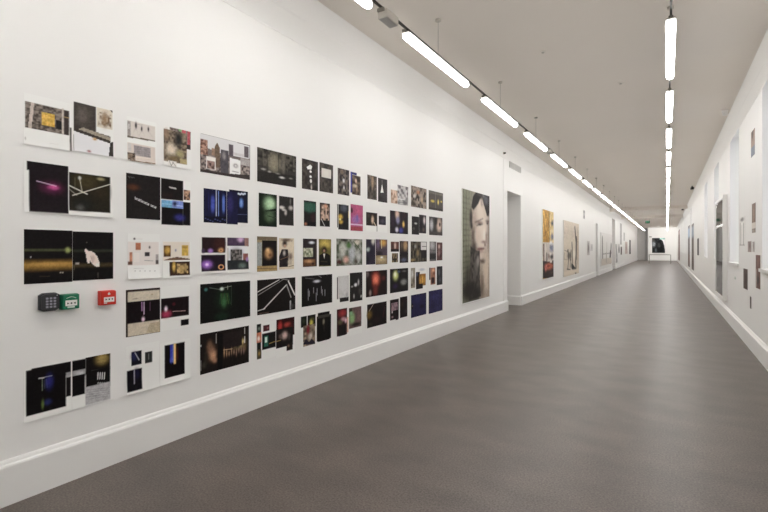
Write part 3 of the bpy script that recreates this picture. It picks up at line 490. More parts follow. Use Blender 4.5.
    ('printed_page', 'print', 'magazine page prints in the left wall grid', 'deep blue print with bright vertical light bars, second row third column', 'L', 2.1312, 2.3443, 1.6074, 1.8755, (24, 26, 66), 0.09, 0.0, 0.0012, 4.0, [('r', 56.4, 57.6, 109.1, 241.7, (62, 80, 180), 0.35), ('l', 114.4, 265.3, 114.4, 55.7, 8.0, (200, 210, 240)), ('l', 135.9, 256.1, 135.9, 59.3, 10.8, (110, 140, 215)), ('r', 165.8, 63.5, 201.7, 253.6, (76, 106, 190), 0.3), ('r', 35.7, 65.5, 53.8, 256.5, (30, 30, 90), 0.3), ('p', (18, 18, 40), [(0.0, 48.5), (208.7, 56.8), (208.7, 2.7), (0.0, -3.0)]), ('e', 16.5, 31.5, 8.9, 4.5, (70, 80, 140), 1), ('e', 38.3, 24.9, 9.0, 4.5, (70, 80, 140), 1), ('e', 60.3, 18.2, 9.1, 4.5, (70, 80, 140), 1), ('e', 82.6, 11.4, 9.2, 4.6, (70, 80, 140), 1), ('e', 105.1, 29.8, 9.3, 4.6, (70, 80, 140), 1), ('e', 127.8, 23.0, 9.4, 4.6, (70, 80, 140), 1), ('e', 150.8, 16.1, 9.5, 4.7, (70, 80, 140), 1), ('e', 174.0, 34.9, 9.6, 4.7, (70, 80, 140), 1), ('e', 197.5, 28.0, 9.8, 4.7, (70, 80, 140), 1)]),
    ('printed_page', 'print', 'magazine page prints in the left wall grid', 'navy print with pale blue glow at its top, second row third column', 'L', 2.3455, 2.5712, 1.6034, 1.8922, (226, 224, 220), 0.09, 0.0, 0.0012, 4.0, [('r', 23.9, 17.5, 217.8, 291.5, (25, 25, 50), 0), ('r', 0.0, 0.2, 110.6, 271.0, (30, 28, 68), 0), ('e', 31.0, 165.2, 36.9, 83.1, (50, 46, 110), 1), ('e', 119.5, 262.4, 10.4, 8.5, (205, 218, 240), 1), ('e', 135.8, 259.2, 10.5, 8.6, (205, 218, 240), 1), ('e', 152.3, 265.8, 10.5, 8.5, (205, 218, 240), 1), ('e', 168.8, 262.7, 10.5, 8.6, (205, 218, 240), 1), ('e', 185.5, 269.3, 10.6, 8.7, (205, 218, 240), 1), ('r', 119.5, 134.8, 179.4, 235.7, (56, 84, 165), 0.3), ('e', 147.8, 187.3, 15.0, 36.6, (110, 150, 215), 1), ('l', 110.6, 87.3, 210.1, 91.4, 6.1, (74, 84, 134)), ('l', 23.9, 10.4, 110.6, 7.5, 6.0, (20, 20, 40))]),
    ('printed_page', 'print', 'magazine page prints in the left wall grid', 'dark green print with a glowing pale green shape, second row', 'L', 2.6839, 2.8989, 1.6022, 1.899, (22, 34, 22), 0.09, 0.0, 0.0012, 4.0, [('e', 125.5, 205.8, 72.2, 68.0, (150, 190, 142), 1), ('e', 139.3, 211.0, 44.9, 42.0, (176, 206, 166), 1), ('p', (18, 26, 18), [(71.1, 144.4), (205.9, 170.2), (205.9, 149.0), (88.0, 130.1)]), ('e', 125.5, 92.2, 61.9, 54.9, (86, 112, 78), 1), ('l', 105.0, 97.4, 174.1, 86.0, 7.8, (24, 34, 24))]),
    ('printed_page', 'print', 'magazine page prints in the left wall grid', 'grey-black print with scattered white highlights, second row fourth column', 'L', 2.9256, 3.1228, 1.6031, 1.8969, (226, 224, 220), 0.09, 0.004, 0.0012, 4.0, [('r', 0.0, 19.8, 191.1, 293.8, (52, 48, 46), 0), ('e', 36.3, 185.6, 36.6, 16.2, (205, 196, 190), 1), ('e', 62.1, 165.9, 25.9, 12.2, (185, 176, 170), 1), ('e', 86.2, 140.5, 18.7, 27.2, (176, 168, 162), 1), ('e', 152.5, 189.2, 30.7, 22.1, (180, 170, 165), 1), ('e', 148.6, 252.4, 11.5, 33.0, (110, 104, 100), 1)]),
    ('printed_page', 'print', 'magazine page prints in the left wall grid', 'page with two stacked dark pictures with purple lights, third row', 'L', 2.1061, 2.3401, 1.2054, 1.4927, (226, 224, 220), 0.09, 0.008, 0.0012, 4.0, [('r', 8.8, 163.1, 225.5, 286.4, (46, 26, 30), 0), ('e', 180.0, 235.5, 68.1, 69.8, (70, 34, 30), 1), ('e', 86.8, 177.8, 23.4, 18.2, (172, 120, 210), 1), ('e', 184.1, 182.0, 27.3, 21.0, (216, 156, 98), 1), ('e', 184.1, 182.0, 8.2, 7.0, (60, 30, 30), 1), ('e', 22.6, 178.0, 17.7, 20.1, (80, 60, 90), 1), ('r', 3.8, 16.2, 225.5, 146.9, (40, 26, 40), 0), ('e', 54.4, 70.7, 48.8, 33.9, (160, 100, 205), 1), ('e', 54.4, 70.7, 15.4, 11.3, (226, 196, 240), 1), ('e', 184.1, 47.0, 30.0, 22.1, (214, 150, 96), 0.35), ('e', 184.1, 47.0, 19.1, 14.0, (46, 28, 34), 0.3)]),
    ('printed_page', 'print', 'magazine page prints in the left wall grid', 'collage page with a white sky and dark tree between violet strips, third row', 'L', 2.3469, 2.579, 1.1971, 1.4946, (226, 224, 220), 0.09, 0.008, 0.0012, 4.0, [('r', 4.2, 226.8, 224.1, 296.4, (84, 64, 92), 0), ('e', 138.9, 282.3, 35.9, 24.3, (205, 166, 205), 1), ('r', 181.1, 224.3, 224.1, 295.4, (150, 112, 104), 0), ('r', 16.9, 100.5, 208.7, 225.7, (226, 226, 230), 0), ('e', 94.5, 151.3, 70.2, 60.2, (84, 78, 76), 1), ('n', 36.7, 105.4, 153.9, 197.2, (70, 66, 64), (130, 124, 120), 14.4), ('r', 165.9, 100.3, 217.9, 162.8, (150, 92, 84), 0), ('r', 4.2, 28.2, 224.1, 107.5, (50, 54, 56), 0), ('e', 153.9, 60.2, 42.1, 24.5, (104, 120, 112), 1), ('e', 208.7, 112.9, 15.4, 19.8, (170, 130, 190), 1), ('r', 4.2, 107.2, 16.9, 209.1, (190, 186, 184), 0)]),
    ('printed_page', 'print', 'magazine page prints in the left wall grid', 'page with a golden figure on black over a gold floor, third row', 'L', 2.6644, 2.9043, 1.1959, 1.5105, (160, 146, 112), 0.09, 0.0, 0.0012, 4.0, [('r', 0.0, 282.9, 234.3, 314.6, (120, 106, 80), 0), ('r', 0.0, 54.5, 53.9, 261.4, (150, 156, 152), 0), ('r', 57.2, 46.1, 234.3, 280.1, (28, 22, 22), 0), ('e', 134.7, 158.8, 47.9, 46.9, (196, 146, 90), 1), ('e', 124.4, 191.4, 23.9, 20.8, (220, 180, 120), 1), ('e', 155.3, 145.5, 24.1, 18.3, (120, 80, 50), 1), ('r', 0.0, 3.5, 234.3, 48.6, (170, 142, 88), 0), ('l', 0.0, 28.4, 234.3, 19.5, 7.8, (110, 90, 56))]),
    ('printed_page', 'print', 'magazine page prints in the left wall grid', 'print of a dark-dressed seated player against cream, third row', 'L', 2.9256, 3.1228, 1.2062, 1.5007, (206, 192, 168), 0.09, 0.0, 0.0012, 4.0, [('e', 95.6, 277.3, 75.0, 19.1, (120, 100, 84), 1), ('e', 73.2, 244.3, 33.5, 32.5, (58, 38, 34), 1), ('e', 76.9, 221.3, 18.6, 16.3, (190, 150, 124), 1), ('p', (48, 40, 44), [(36.3, 190.1), (114.4, 190.0), (125.8, 118.6), (114.4, 22.9), (7.2, 21.2), (1.8, 120.5)]), ('e', 67.6, 153.4, 18.5, 27.1, (180, 170, 160), 1), ('l', 21.7, 93.3, 114.4, 118.8, 9.5, (130, 96, 70)), ('e', 148.6, 118.3, 34.5, 41.3, (128, 110, 98), 1), ('e', 141.0, 63.3, 30.5, 27.6, (180, 168, 150), 1), ('l', 123.9, 22.6, 191.1, 31.4, 8.3, (90, 76, 66))]),
    ('printed_page', 'print', 'magazine page prints in the left wall grid', 'wide black print with green dripping light, fourth row third column', 'L', 2.1011, 2.5884, 0.8152, 1.1242, (22, 22, 20), 0.09, 0.0, 0.0012, 4.0, [('e', 219.3, 172.1, 83.0, 93.8, (28, 46, 30), 1), ('l', 185.0, 221.9, 179.6, 138.8, 5.4, (54, 104, 60)), ('l', 197.3, 220.9, 195.9, 137.1, 5.5, (72, 130, 60)), ('l', 209.7, 219.8, 212.4, 135.3, 5.5, (90, 104, 60)), ('l', 222.1, 218.8, 229.1, 133.6, 5.5, (54, 130, 60)), ('l', 234.6, 217.7, 245.8, 131.8, 5.6, (72, 104, 60)), ('l', 247.2, 216.6, 262.7, 130.0, 5.7, (90, 130, 60)), ('l', 259.9, 215.5, 279.7, 128.3, 5.6, (54, 104, 60)), ('e', 219.3, 148.7, 27.7, 46.9, (60, 110, 64), 1), ('e', 50.5, 263.8, 15.4, 13.5, (64, 118, 112), 1), ('l', 85.2, 275.9, 178.2, 255.0, 5.8, (110, 124, 108)), ('l', 179.6, 261.9, 291.1, 274.9, 5.9, (130, 140, 124)), ('e', 198.7, 258.1, 19.2, 14.0, (196, 214, 196), 1), ('l', 291.1, 267.7, 291.1, 117.5, 4.3, (70, 84, 70)), ('l', 254.2, 277.5, 254.2, 251.5, 8.5, (150, 160, 140)), ('e', 198.7, 34.1, 68.6, 35.0, (28, 50, 34), 1)]),
    ('printed_page', 'print', 'magazine page prints in the left wall grid', 'black print with sharp white converging lines, fourth row fourth column', 'L', 2.666, 3.1405, 0.8113, 1.1226, (30, 24, 22), 0.09, 0.0, 0.0012, 4.0, [('l', 3.2, 205.8, 263.1, 299.5, 9.2, (218, 214, 210)), ('l', 9.7, 177.3, 327.2, 303.8, 5.3, (170, 166, 162)), ('l', 3.2, 38.4, 89.0, 48.9, 10.2, (200, 196, 192)), ('l', 75.6, 47.9, 358.9, 247.4, 16.0, (196, 192, 188)), ('l', 358.9, 247.4, 415.9, 122.0, 17.2, (150, 148, 146)), ('l', 381.5, 278.7, 466.3, 142.4, 21.3, (214, 210, 206)), ('l', 281.3, 310.5, 392.9, 286.3, 8.1, (160, 156, 152)), ('l', 3.2, 13.1, 139.9, 11.8, 6.4, (120, 90, 80)), ('l', 408.2, 82.7, 408.2, 12.4, 28.9, (156, 154, 156)), ('l', 355.1, 231.3, 392.9, 159.8, 9.4, (90, 86, 84)), ('e', 431.3, 31.9, 23.2, 27.7, (70, 66, 66), 1)]),
    ('printed_page', 'print', 'magazine page prints in the left wall grid', 'dark print with a brown leg shape and golden lights, bottom row third column', 'L', 2.0999, 2.5744, 0.4194, 0.7348, (36, 28, 26), 0.09, 0.0, 0.0012, 4.0, [('e', 85.2, 211.8, 28.6, 45.4, (120, 88, 66), 1), ('e', 106.1, 150.9, 44.5, 59.3, (150, 108, 80), 1), ('e', 116.6, 125.9, 26.3, 38.9, (200, 150, 110), 1), ('e', 132.5, 88.2, 21.3, 25.2, (168, 122, 90), 1), ('e', 148.5, 192.0, 13.4, 27.6, (44, 34, 30), 1), ('e', 54.3, 121.8, 20.4, 45.1, (52, 44, 36), 1), ('e', 36.4, 69.4, 25.4, 26.9, (60, 58, 48), 1), ('r', 159.2, -14.9, 205.4, 296.3, (20, 18, 18), 0), ('e', 374.0, 176.5, 62.4, 48.6, (146, 126, 78), 1), ('e', 356.3, 165.2, 29.4, 24.2, (44, 50, 38), 1), ('e', 408.4, 192.3, 21.2, 19.6, (190, 170, 110), 1), ('e', 423.6, 130.7, 21.2, 36.9, (120, 96, 66), 1), ('r', 213.7, 159.4, 400.9, 287.5, (44, 34, 34), 0), ('e', 222.0, 131.3, 6.9, 39.8, (170, 132, 92), 1), ('e', 245.7, 123.1, 7.0, 31.8, (165, 128, 92), 1), ('e', 269.6, 114.8, 7.1, 23.7, (160, 124, 92), 1), ('e', 293.8, 127.8, 7.2, 33.4, (155, 120, 92), 1), ('e', 318.3, 119.4, 7.2, 25.1, (150, 116, 92), 1), ('e', 343.0, 110.9, 7.3, 35.0, (145, 112, 92), 1), ('e', 368.1, 124.2, 7.4, 26.7, (140, 108, 92), 1), ('e', 393.4, 115.6, 7.5, 36.5, (135, 104, 92), 1), ('e', 419.0, 107.0, 7.6, 28.2, (130, 100, 92), 1), ('l', 216.4, 153.5, 301.0, 146.7, 7.1, (196, 166, 126)), ('l', 429.7, 301.6, 429.7, 252.5, 9.1, (190, 186, 180)), ('l', 429.7, 227.9, 429.7, 176.2, 10.7, (220, 214, 206)), ('l', 145.8, 296.2, 145.8, 222.5, 6.7, (190, 184, 176)), ('e', 6.2, 225.3, 6.2, 8.9, (200, 200, 200), 1), ('l', 6.2, 109.5, 6.2, 31.6, 7.5, (170, 166, 162))]),
    ('printed_page', 'print', 'magazine page prints in the left wall grid', 'page of small pictures with a teal block, bottom row fourth column', 'L', 2.658, 2.887, 0.4056, 0.737, (226, 224, 220), 0.09, 0.0, 0.0012, 4.0, [('r', 3.2, 248.5, 52.1, 325.9, (32, 36, 32), 0), ('e', 30.8, 285.0, 16.4, 17.8, (110, 120, 110), 1), ('r', 1.6, 159.3, 57.1, 250.2, (196, 116, 86), 0), ('e', 24.3, 197.0, 16.2, 22.9, (235, 215, 200), 1), ('r', 4.8, 96.3, 52.1, 161.1, (34, 36, 34), 0), ('r', 4.8, 15.0, 55.4, 100.3, (82, 72, 52), 0), ('e', 30.8, 62.2, 16.4, 20.4, (150, 120, 60), 1), ('r', 77.0, 249.6, 151.4, 304.9, (88, 38, 46), 0), ('e', 130.9, 276.2, 13.6, 10.4, (150, 90, 90), 1), ('r', 63.7, 86.6, 226.5, 232.5, (28, 28, 28), 0), ('r', 88.7, 111.4, 136.0, 207.8, (40, 112, 92), 0), ('r', 97.1, 147.4, 124.1, 196.1, (190, 220, 205), 0), ('l', 148.0, 130.1, 226.5, 139.7, 7.8, (176, 146, 74))]),
    ('printed_page', 'print', 'magazine page prints in the left wall grid', 'page with deep red and black stacked pictures, bottom row fourth column', 'L', 2.888, 3.1365, 0.3858, 0.7425, (226, 224, 220), 0.09, 0.0, 0.0012, 4.0, [('r', 5.3, 180.6, 240.4, 354.7, (52, 18, 18), 0), ('e', 53.9, 291.7, 29.0, 45.6, (182, 42, 36), 1), ('e', 144.5, 292.0, 45.2, 24.6, (180, 56, 44), 1), ('e', 190.1, 252.3, 26.8, 27.6, (110, 30, 28), 1), ('r', 0.0, 86.6, 220.9, 262.5, (34, 28, 28), 0), ('e', 110.8, 193.7, 40.9, 38.0, (190, 160, 150), 1), ('e', 59.3, 191.4, 25.5, 24.1, (110, 90, 84), 1), ('l', 0.0, 153.6, 59.3, 156.5, 9.3, (170, 140, 70)), ('e', 171.0, 172.7, 19.0, 33.0, (80, 70, 66), 1), ('r', 135.1, 40.2, 217.0, 110.5, (46, 36, 32), 0), ('e', 161.5, 85.2, 15.2, 13.8, (130, 100, 80), 1)]),
    ('printed_page', 'print', 'magazine page prints in the left wall grid', 'grey print with a vertical chain of white shapes, top row fifth column', 'L', 3.2326, 3.4717, 1.9992, 2.2995, (68, 62, 58), 0.09, 0.0, 0.0012, 4.0, [('n', 0.0, 2.9, 232.1, 300.3, (56, 50, 46), (84, 76, 70), 29.8), ('p', (228, 224, 218), [(69.4, 224.6), (119.3, 256.2), (150.5, 242.6), (138.8, 208.9), (80.9, 202.7)]), ('e', 127.1, 185.9, 17.5, 13.2, (222, 218, 212), 0.4), ('e', 127.1, 134.2, 19.4, 13.2, (228, 224, 218), 0.4), ('e', 131.0, 91.0, 17.5, 21.2, (215, 210, 204), 0.5), ('e', 138.8, 28.3, 11.7, 29.2, (180, 172, 164), 1)]),
    ('printed_page', 'print', 'magazine page prints in the left wall grid', 'brown print with a pale blank rectangle, top row fifth column', 'L', 3.4952, 3.7174, 2.0009, 2.3043, (80, 72, 66), 0.09, 0.0, 0.0012, 4.0, [('n', 0.0, 3.0, 214.5, 303.4, (66, 60, 56), (96, 88, 80), 28.8), ('r', 32.9, 153.3, 188.2, 248.7, (206, 201, 192), 0), ('e', 104.1, 200.2, 50.9, 33.2, (214, 209, 200), 1)]),
    ('printed_page', 'print', 'magazine page prints in the left wall grid', 'mottled brown print beside a blue-edged one, top row sixth column', 'L', 3.7972, 4.0058, 2.0032, 2.2927, (80, 72, 74), 0.09, 0.0, 0.0012, 4.0, [('n', 0.0, 3.1, 200.2, 289.5, (58, 52, 56), (120, 108, 100), 27.4), ('e', 106.6, 160.0, 21.2, 24.9, (200, 196, 194), 1), ('e', 111.4, 81.8, 16.5, 24.8, (186, 180, 178), 1), ('e', 80.8, 252.6, 37.5, 29.1, (120, 104, 90), 1)]),
    ('printed_page', 'print', 'magazine page prints in the left wall grid', 'brown print with a blue left edge, top row sixth column', 'L', 4.0293, 4.2448, 2.018, 2.2869, (226, 224, 220), 0.09, 0.0, 0.0012, 4.0, [('r', 0.0, 238.0, 120.6, 267.3, (60, 60, 122), 0), ('r', 0.0, 27.7, 32.2, 265.9, (72, 78, 156), 0), ('r', 29.7, 11.4, 195.9, 234.3, (96, 80, 70), 0), ('n', 29.7, 11.4, 195.9, 234.3, (70, 58, 54), (124, 106, 92), 30.0), ('e', 105.3, 175.2, 20.4, 27.3, (205, 176, 156), 1), ('e', 90.0, 112.6, 50.7, 21.2, (196, 180, 154), 1), ('e', 125.8, 80.4, 20.6, 30.5, (160, 130, 110), 1)]),
    ('printed_page', 'print', 'magazine page prints in the left wall grid', 'grey-brown mottled print with a tan streak, top row seventh column', 'L', 4.3676, 4.5733, 2.0068, 2.2992, (96, 87, 78), 0.09, 0.0, 0.0012, 4.0, [('n', 0.0, 3.4, 195.6, 292.3, (74, 68, 62), (122, 110, 98), 33.2), ('e', 111.9, 216.8, 28.5, 89.8, (164, 136, 108), 1), ('e', 61.1, 122.9, 28.0, 47.8, (60, 56, 54), 1)]),
    ('printed_page', 'print', 'magazine page prints in the left wall grid', 'dark print with a small white pointed tent shape, top row seventh column', 'L', 4.6014, 4.8165, 1.994, 2.2932, (72, 66, 68), 0.09, 0.0, 0.0012, 4.0, [('p', (232, 224, 218), [(92.9, 229.0), (129.6, 123.6), (56.7, 115.8)]), ('l', 92.9, 282.0, 92.9, 224.0, 9.2, (150, 144, 140)), ('e', 59.7, 46.9, 60.2, 32.9, (58, 52, 54), 1)]),
    ('printed_page', 'print', 'magazine page prints in the left wall grid', 'dark print fading from green to black, second row fifth column', 'L', 3.2605, 3.4435, 1.6294, 1.8851, (40, 32, 34), 0.09, 0.0, 0.0012, 4.0, [('r', 0.0, 135.0, 176.1, 255.7, (44, 88, 72), 0.3), ('e', 85.6, 188.3, 69.6, 52.8, (52, 100, 82), 1), ('e', 134.4, 85.5, 39.4, 53.3, (60, 36, 40), 1), ('e', 26.3, 20.4, 22.7, 15.7, (180, 110, 78), 1), ('r', 56.8, 3.3, 176.1, 41.5, (28, 24, 28), 0)]),
    ('printed_page', 'print', 'magazine page prints in the left wall grid', 'brown print of a pale patterned figure, second row fifth column', 'L', 3.4993, 3.6757, 1.6281, 1.8842, (226, 224, 220), 0.09, 0.0, 0.0012, 4.0, [('r', 0.0, 7.5, 164.5, 256.1, (62, 50, 46), 0), ('n', 16.4, 60.1, 153.6, 237.1, (70, 54, 48), (196, 164, 142), 20.7), ('e', 95.8, 223.1, 29.6, 24.9, (205, 150, 120), 1), ('r', 6.1, 10.1, 160.1, 73.0, (38, 32, 32), 0), ('l', 26.7, 80.9, 78.9, 14.9, 10.5, (190, 186, 182))]),
    ('printed_page', 'print', 'magazine page prints in the left wall grid', 'black rounded page with yellow flowers, second row sixth column', 'L', 3.7858, 4.0107, 1.6044, 1.9039, (226, 224, 220), 0.09, 0.0, 0.0012, 4.0, [('r', 22.8, 9.4, 209.1, 288.5, (44, 42, 42), 0), ('r', 0.0, 31.1, 15.9, 288.0, (70, 62, 60), 0), ('e', 122.7, 248.8, 71.0, 43.8, (84, 90, 102), 1), ('e', 61.9, 151.6, 41.7, 28.9, (206, 168, 54), 1), ('e', 71.2, 94.2, 41.8, 23.2, (200, 160, 50), 1), ('e', 52.6, 122.1, 18.5, 14.4, (240, 220, 120), 1), ('l', 206.7, 219.7, 206.7, 145.6, 12.2, (220, 190, 110)), ('e', 139.3, 68.4, 47.6, 44.0, (34, 32, 34), 1)]),
    ('printed_page', 'print', 'magazine page prints in the left wall grid', 'bright pink print with a red base, second row sixth column', 'L', 4.0317, 4.274, 1.6088, 1.9135, (176, 78, 118), 0.09, 0.0, 0.0012, 4.0, [('e', 19.8, 234.5, 29.8, 36.0, (84, 36, 58), 1), ('e', 102.8, 126.9, 86.8, 54.6, (154, 104, 168), 1), ('e', 154.3, 229.2, 62.3, 61.2, (190, 80, 120), 1), ('r', 0.0, 61.2, 233.1, 83.9, (206, 176, 200), 0.35), ('r', 0.0, 3.9, 233.1, 48.1, (166, 64, 76), 0), ('e', 128.4, 151.1, 25.8, 45.7, (120, 90, 160), 1)]),
    ('printed_page', 'print', 'magazine page prints in the left wall grid', 'page with a black picture of a pale slanting figure, second row seventh column', 'L', 4.3402, 4.5915, 1.6114, 1.8458, (226, 224, 220), 0.09, 0.0, 0.0012, 4.0, [('r', 0.0, 72.1, 234.7, 232.9, (50, 42, 40), 0), ('e', 139.3, 143.3, 31.4, 51.3, (206, 176, 146), 1), ('l', 173.7, 113.0, 208.4, 77.4, 17.4, (210, 190, 160)), ('e', 46.7, 193.5, 38.7, 28.5, (70, 58, 54), 1), ('r', 231.7, 4.1, 243.5, 250.8, (90, 84, 80), 0)]),
    ('printed_page', 'print', 'magazine page prints in the left wall grid', 'page with a small dark violet picture, second row seventh column', 'L', 4.5925, 4.8133, 1.6066, 1.818, (226, 224, 220), 0.09, 0.0, 0.0012, 4.0, [('r', 23.7, 97.6, 191.2, 209.6, (58, 54, 66), 0), ('e', 114.0, 143.9, 48.8, 26.5, (84, 76, 92), 1), ('e', 68.5, 182.8, 30.1, 23.1, (44, 40, 54), 1)]),
    ('printed_page', 'print', 'magazine page prints in the left wall grid', 'dark interior print with a pale screen and amber table, third row fifth column', 'L', 3.2475, 3.4536, 1.219, 1.5016, (52, 42, 46), 0.09, 0.0, 0.0012, 4.0, [('e', 127.8, 244.0, 43.0, 14.7, (205, 206, 214), 1), ('r', 5.6, 98.9, 147.5, 189.3, (154, 158, 134), 0), ('n', 5.6, 98.9, 147.5, 189.3, (120, 128, 100), (190, 190, 166), 18.7), ('r', 0.0, 4.2, 187.1, 76.5, (112, 74, 48), 0), ('e', 89.0, 54.9, 65.5, 18.5, (190, 140, 90), 1), ('e', 147.5, 26.9, 19.7, 13.4, (60, 40, 34), 1), ('r', 183.1, 3.9, 199.2, 286.2, (70, 56, 52), 0)]),
    ('printed_page', 'print', 'magazine page prints in the left wall grid', 'print of a dark-suited figure against yellow, third row fifth column', 'L', 3.485, 3.6844, 1.2141, 1.5022, (112, 104, 50), 0.09, 0.0, 0.0012, 4.0, [('e', 105.9, 236.2, 93.1, 55.3, (204, 178, 80), 1), ('e', 89.0, 178.2, 50.5, 44.1, (38, 24, 22), 1), ('e', 84.8, 164.4, 18.9, 16.5, (176, 130, 100), 1), ('p', (30, 26, 26), [(6.1, 117.2), (55.5, 137.1), (135.6, 136.4), (183.1, 115.0), (191.8, 4.0), (0.0, 10.2)]), ('p', (205, 200, 190), [(68.0, 134.3), (101.6, 134.0), (86.9, 79.0)]), ('l', 30.7, 55.6, 135.6, 46.1, 8.3, (80, 70, 50))]),
    ('printed_page', 'print', 'magazine page prints in the left wall grid', 'wide print of pale figures among green leaves, third row sixth column', 'L', 3.7745, 4.2607, 1.2106, 1.5119, (112, 112, 96), 0.09, 0.0, 0.0012, 4.0, [('n', 0.0, 4.4, 477.0, 301.3, (78, 86, 64), (150, 150, 140), 31.8), ('e', 115.2, 181.2, 65.8, 90.3, (176, 176, 166), 1), ('e', 284.4, 136.0, 64.7, 107.9, (170, 172, 176), 1), ('e', 222.9, 228.5, 48.8, 35.6, (82, 124, 62), 1), ('e', 138.8, 289.4, 56.8, 17.6, (50, 46, 40), 1), ('e', 385.6, 264.7, 61.8, 30.5, (196, 186, 170), 1), ('e', 172.1, 66.5, 57.5, 41.1, (206, 156, 140), 1), ('e', 45.5, 44.6, 55.0, 28.8, (84, 46, 42), 1), ('e', 411.5, 96.7, 57.1, 67.3, (180, 180, 176), 1), ('e', 360.0, 44.3, 35.7, 30.4, (90, 80, 70), 1), ('l', 314.4, 271.3, 437.5, 180.8, 15.4, (60, 90, 46))]),
    ('printed_page', 'print', 'magazine page prints in the left wall grid', 'dark violet print with a white spot, third row seventh column', 'L', 4.3402, 4.5412, 1.2085, 1.5151, (58, 50, 68), 0.09, 0.0, 0.0012, 4.0, [('e', 150.7, 291.7, 40.0, 51.4, (196, 190, 178), 1), ('e', 49.4, 182.6, 47.1, 26.9, (176, 190, 182), 1), ('e', 116.6, 150.6, 56.6, 79.8, (46, 40, 58), 1), ('e', 32.9, 64.4, 44.1, 47.3, (40, 36, 46), 1)]),
    ('printed_page', 'print', 'magazine page prints in the left wall grid', 'print with orange, violet and beige areas, third row seventh column', 'L', 4.5486, 4.8165, 1.2021, 1.5189, (88, 72, 84), 0.09, 0.0, 0.0012, 4.0, [('e', 173.2, 275.1, 79.8, 50.0, (200, 150, 66), 1), ('e', 52.8, 257.3, 41.4, 55.5, (110, 90, 120), 1), ('l', 127.5, 304.3, 136.6, 205.1, 15.1, (235, 215, 160)), ('e', 82.5, 139.5, 77.6, 32.9, (52, 44, 50), 1), ('r', 0.0, 4.8, 257.0, 114.3, (150, 130, 96), 0), ('e', 127.5, 63.1, 108.9, 33.0, (190, 170, 126), 1), ('e', 136.6, 89.3, 30.3, 13.2, (240, 236, 226), 1)]),
    ('printed_page', 'print', 'magazine page prints in the left wall grid', 'black print with white dripping lights below a lamp, fourth row fifth column', 'L', 3.2289, 3.702, 0.8205, 1.1269, (28, 24, 24), 0.09, 0.0, 0.0012, 4.0, [('e', 225.8, 243.3, 52.4, 14.9, (200, 200, 204), 1), ('l', 50.4, 286.8, 185.8, 268.5, 6.7, (110, 108, 108)), ('l', 246.0, 302.9, 297.2, 278.5, 8.1, (130, 128, 128)), ('l', 96.1, 172.4, 96.1, 60.5, 11.5, (150, 150, 156)), ('l', 111.4, 151.4, 111.4, 98.6, 11.6, (150, 150, 156)), ('l', 175.9, 179.6, 175.9, 126.2, 11.9, (150, 150, 156)), ('l', 215.7, 122.8, 215.7, 42.1, 12.1, (150, 150, 156)), ('l', 229.8, 168.8, 229.8, 101.4, 12.1, (150, 150, 156)), ('l', 297.2, 184.2, 297.2, 115.9, 12.4, (150, 150, 156)), ('l', 311.7, 148.9, 311.7, 94.1, 12.5, (150, 150, 156)), ('l', 353.5, 145.6, 353.5, 83.6, 12.7, (150, 150, 156))]),
    ('printed_page', 'print', 'magazine page prints in the left wall grid', 'page with a pale grey picture over a dark strip, fourth row sixth column', 'L', 3.7836, 4.016, 0.806, 1.0991, (226, 224, 220), 0.09, 0.0, 0.0012, 4.0, [('r', 13.6, 38.4, 216.3, 292.4, (190, 188, 186), 0), ('e', 106.1, 194.3, 70.5, 87.3, (198, 196, 194), 1), ('r', 0.0, 39.9, 15.9, 280.2, (38, 36, 36), 0), ('r', 50.3, 1.8, 211.4, 48.1, (44, 40, 40), 0), ('e', 177.5, 71.5, 24.1, 29.4, (160, 158, 158), 1)]),
    ('printed_page', 'print', 'magazine page prints in the left wall grid', 'black print with small white flares, fourth row sixth column', 'L', 4.017, 4.2633, 0.7909, 1.1226, (42, 38, 38), 0.09, 0.0, 0.0012, 4.0, [('e', 112.5, 190.0, 30.5, 21.2, (206, 204, 204), 1), ('e', 169.0, 216.7, 18.1, 36.7, (170, 166, 166), 1), ('e', 42.0, 173.9, 24.9, 12.0, (150, 146, 144), 1), ('e', 79.5, 59.6, 15.1, 27.2, (160, 156, 152), 1), ('e', 195.1, 110.6, 31.4, 46.1, (70, 64, 60), 1), ('e', 221.3, 46.7, 15.8, 18.5, (180, 176, 170), 1)]),
    ('printed_page', 'print', 'magazine page prints in the left wall grid', 'dark print with a glowing orange-red head shape, fourth row seventh column', 'L', 4.3375, 4.8133, 0.813, 1.1281, (38, 24, 24), 0.09, 0.0, 0.0012, 4.0, [('e', 211.1, 207.2, 98.9, 90.7, (190, 66, 44), 1), ('e', 211.1, 203.9, 64.0, 64.8, (238, 120, 84), 1), ('e', 205.3, 78.0, 58.1, 81.0, (124, 46, 36), 1), ('e', 390.4, 213.3, 49.1, 33.3, (96, 36, 30), 1), ('e', 30.1, 277.6, 38.5, 41.0, (110, 96, 96), 1), ('e', 91.2, 47.1, 28.0, 38.1, (150, 130, 124), 1), ('e', 77.2, 183.2, 50.2, 63.5, (50, 38, 36), 1)]),
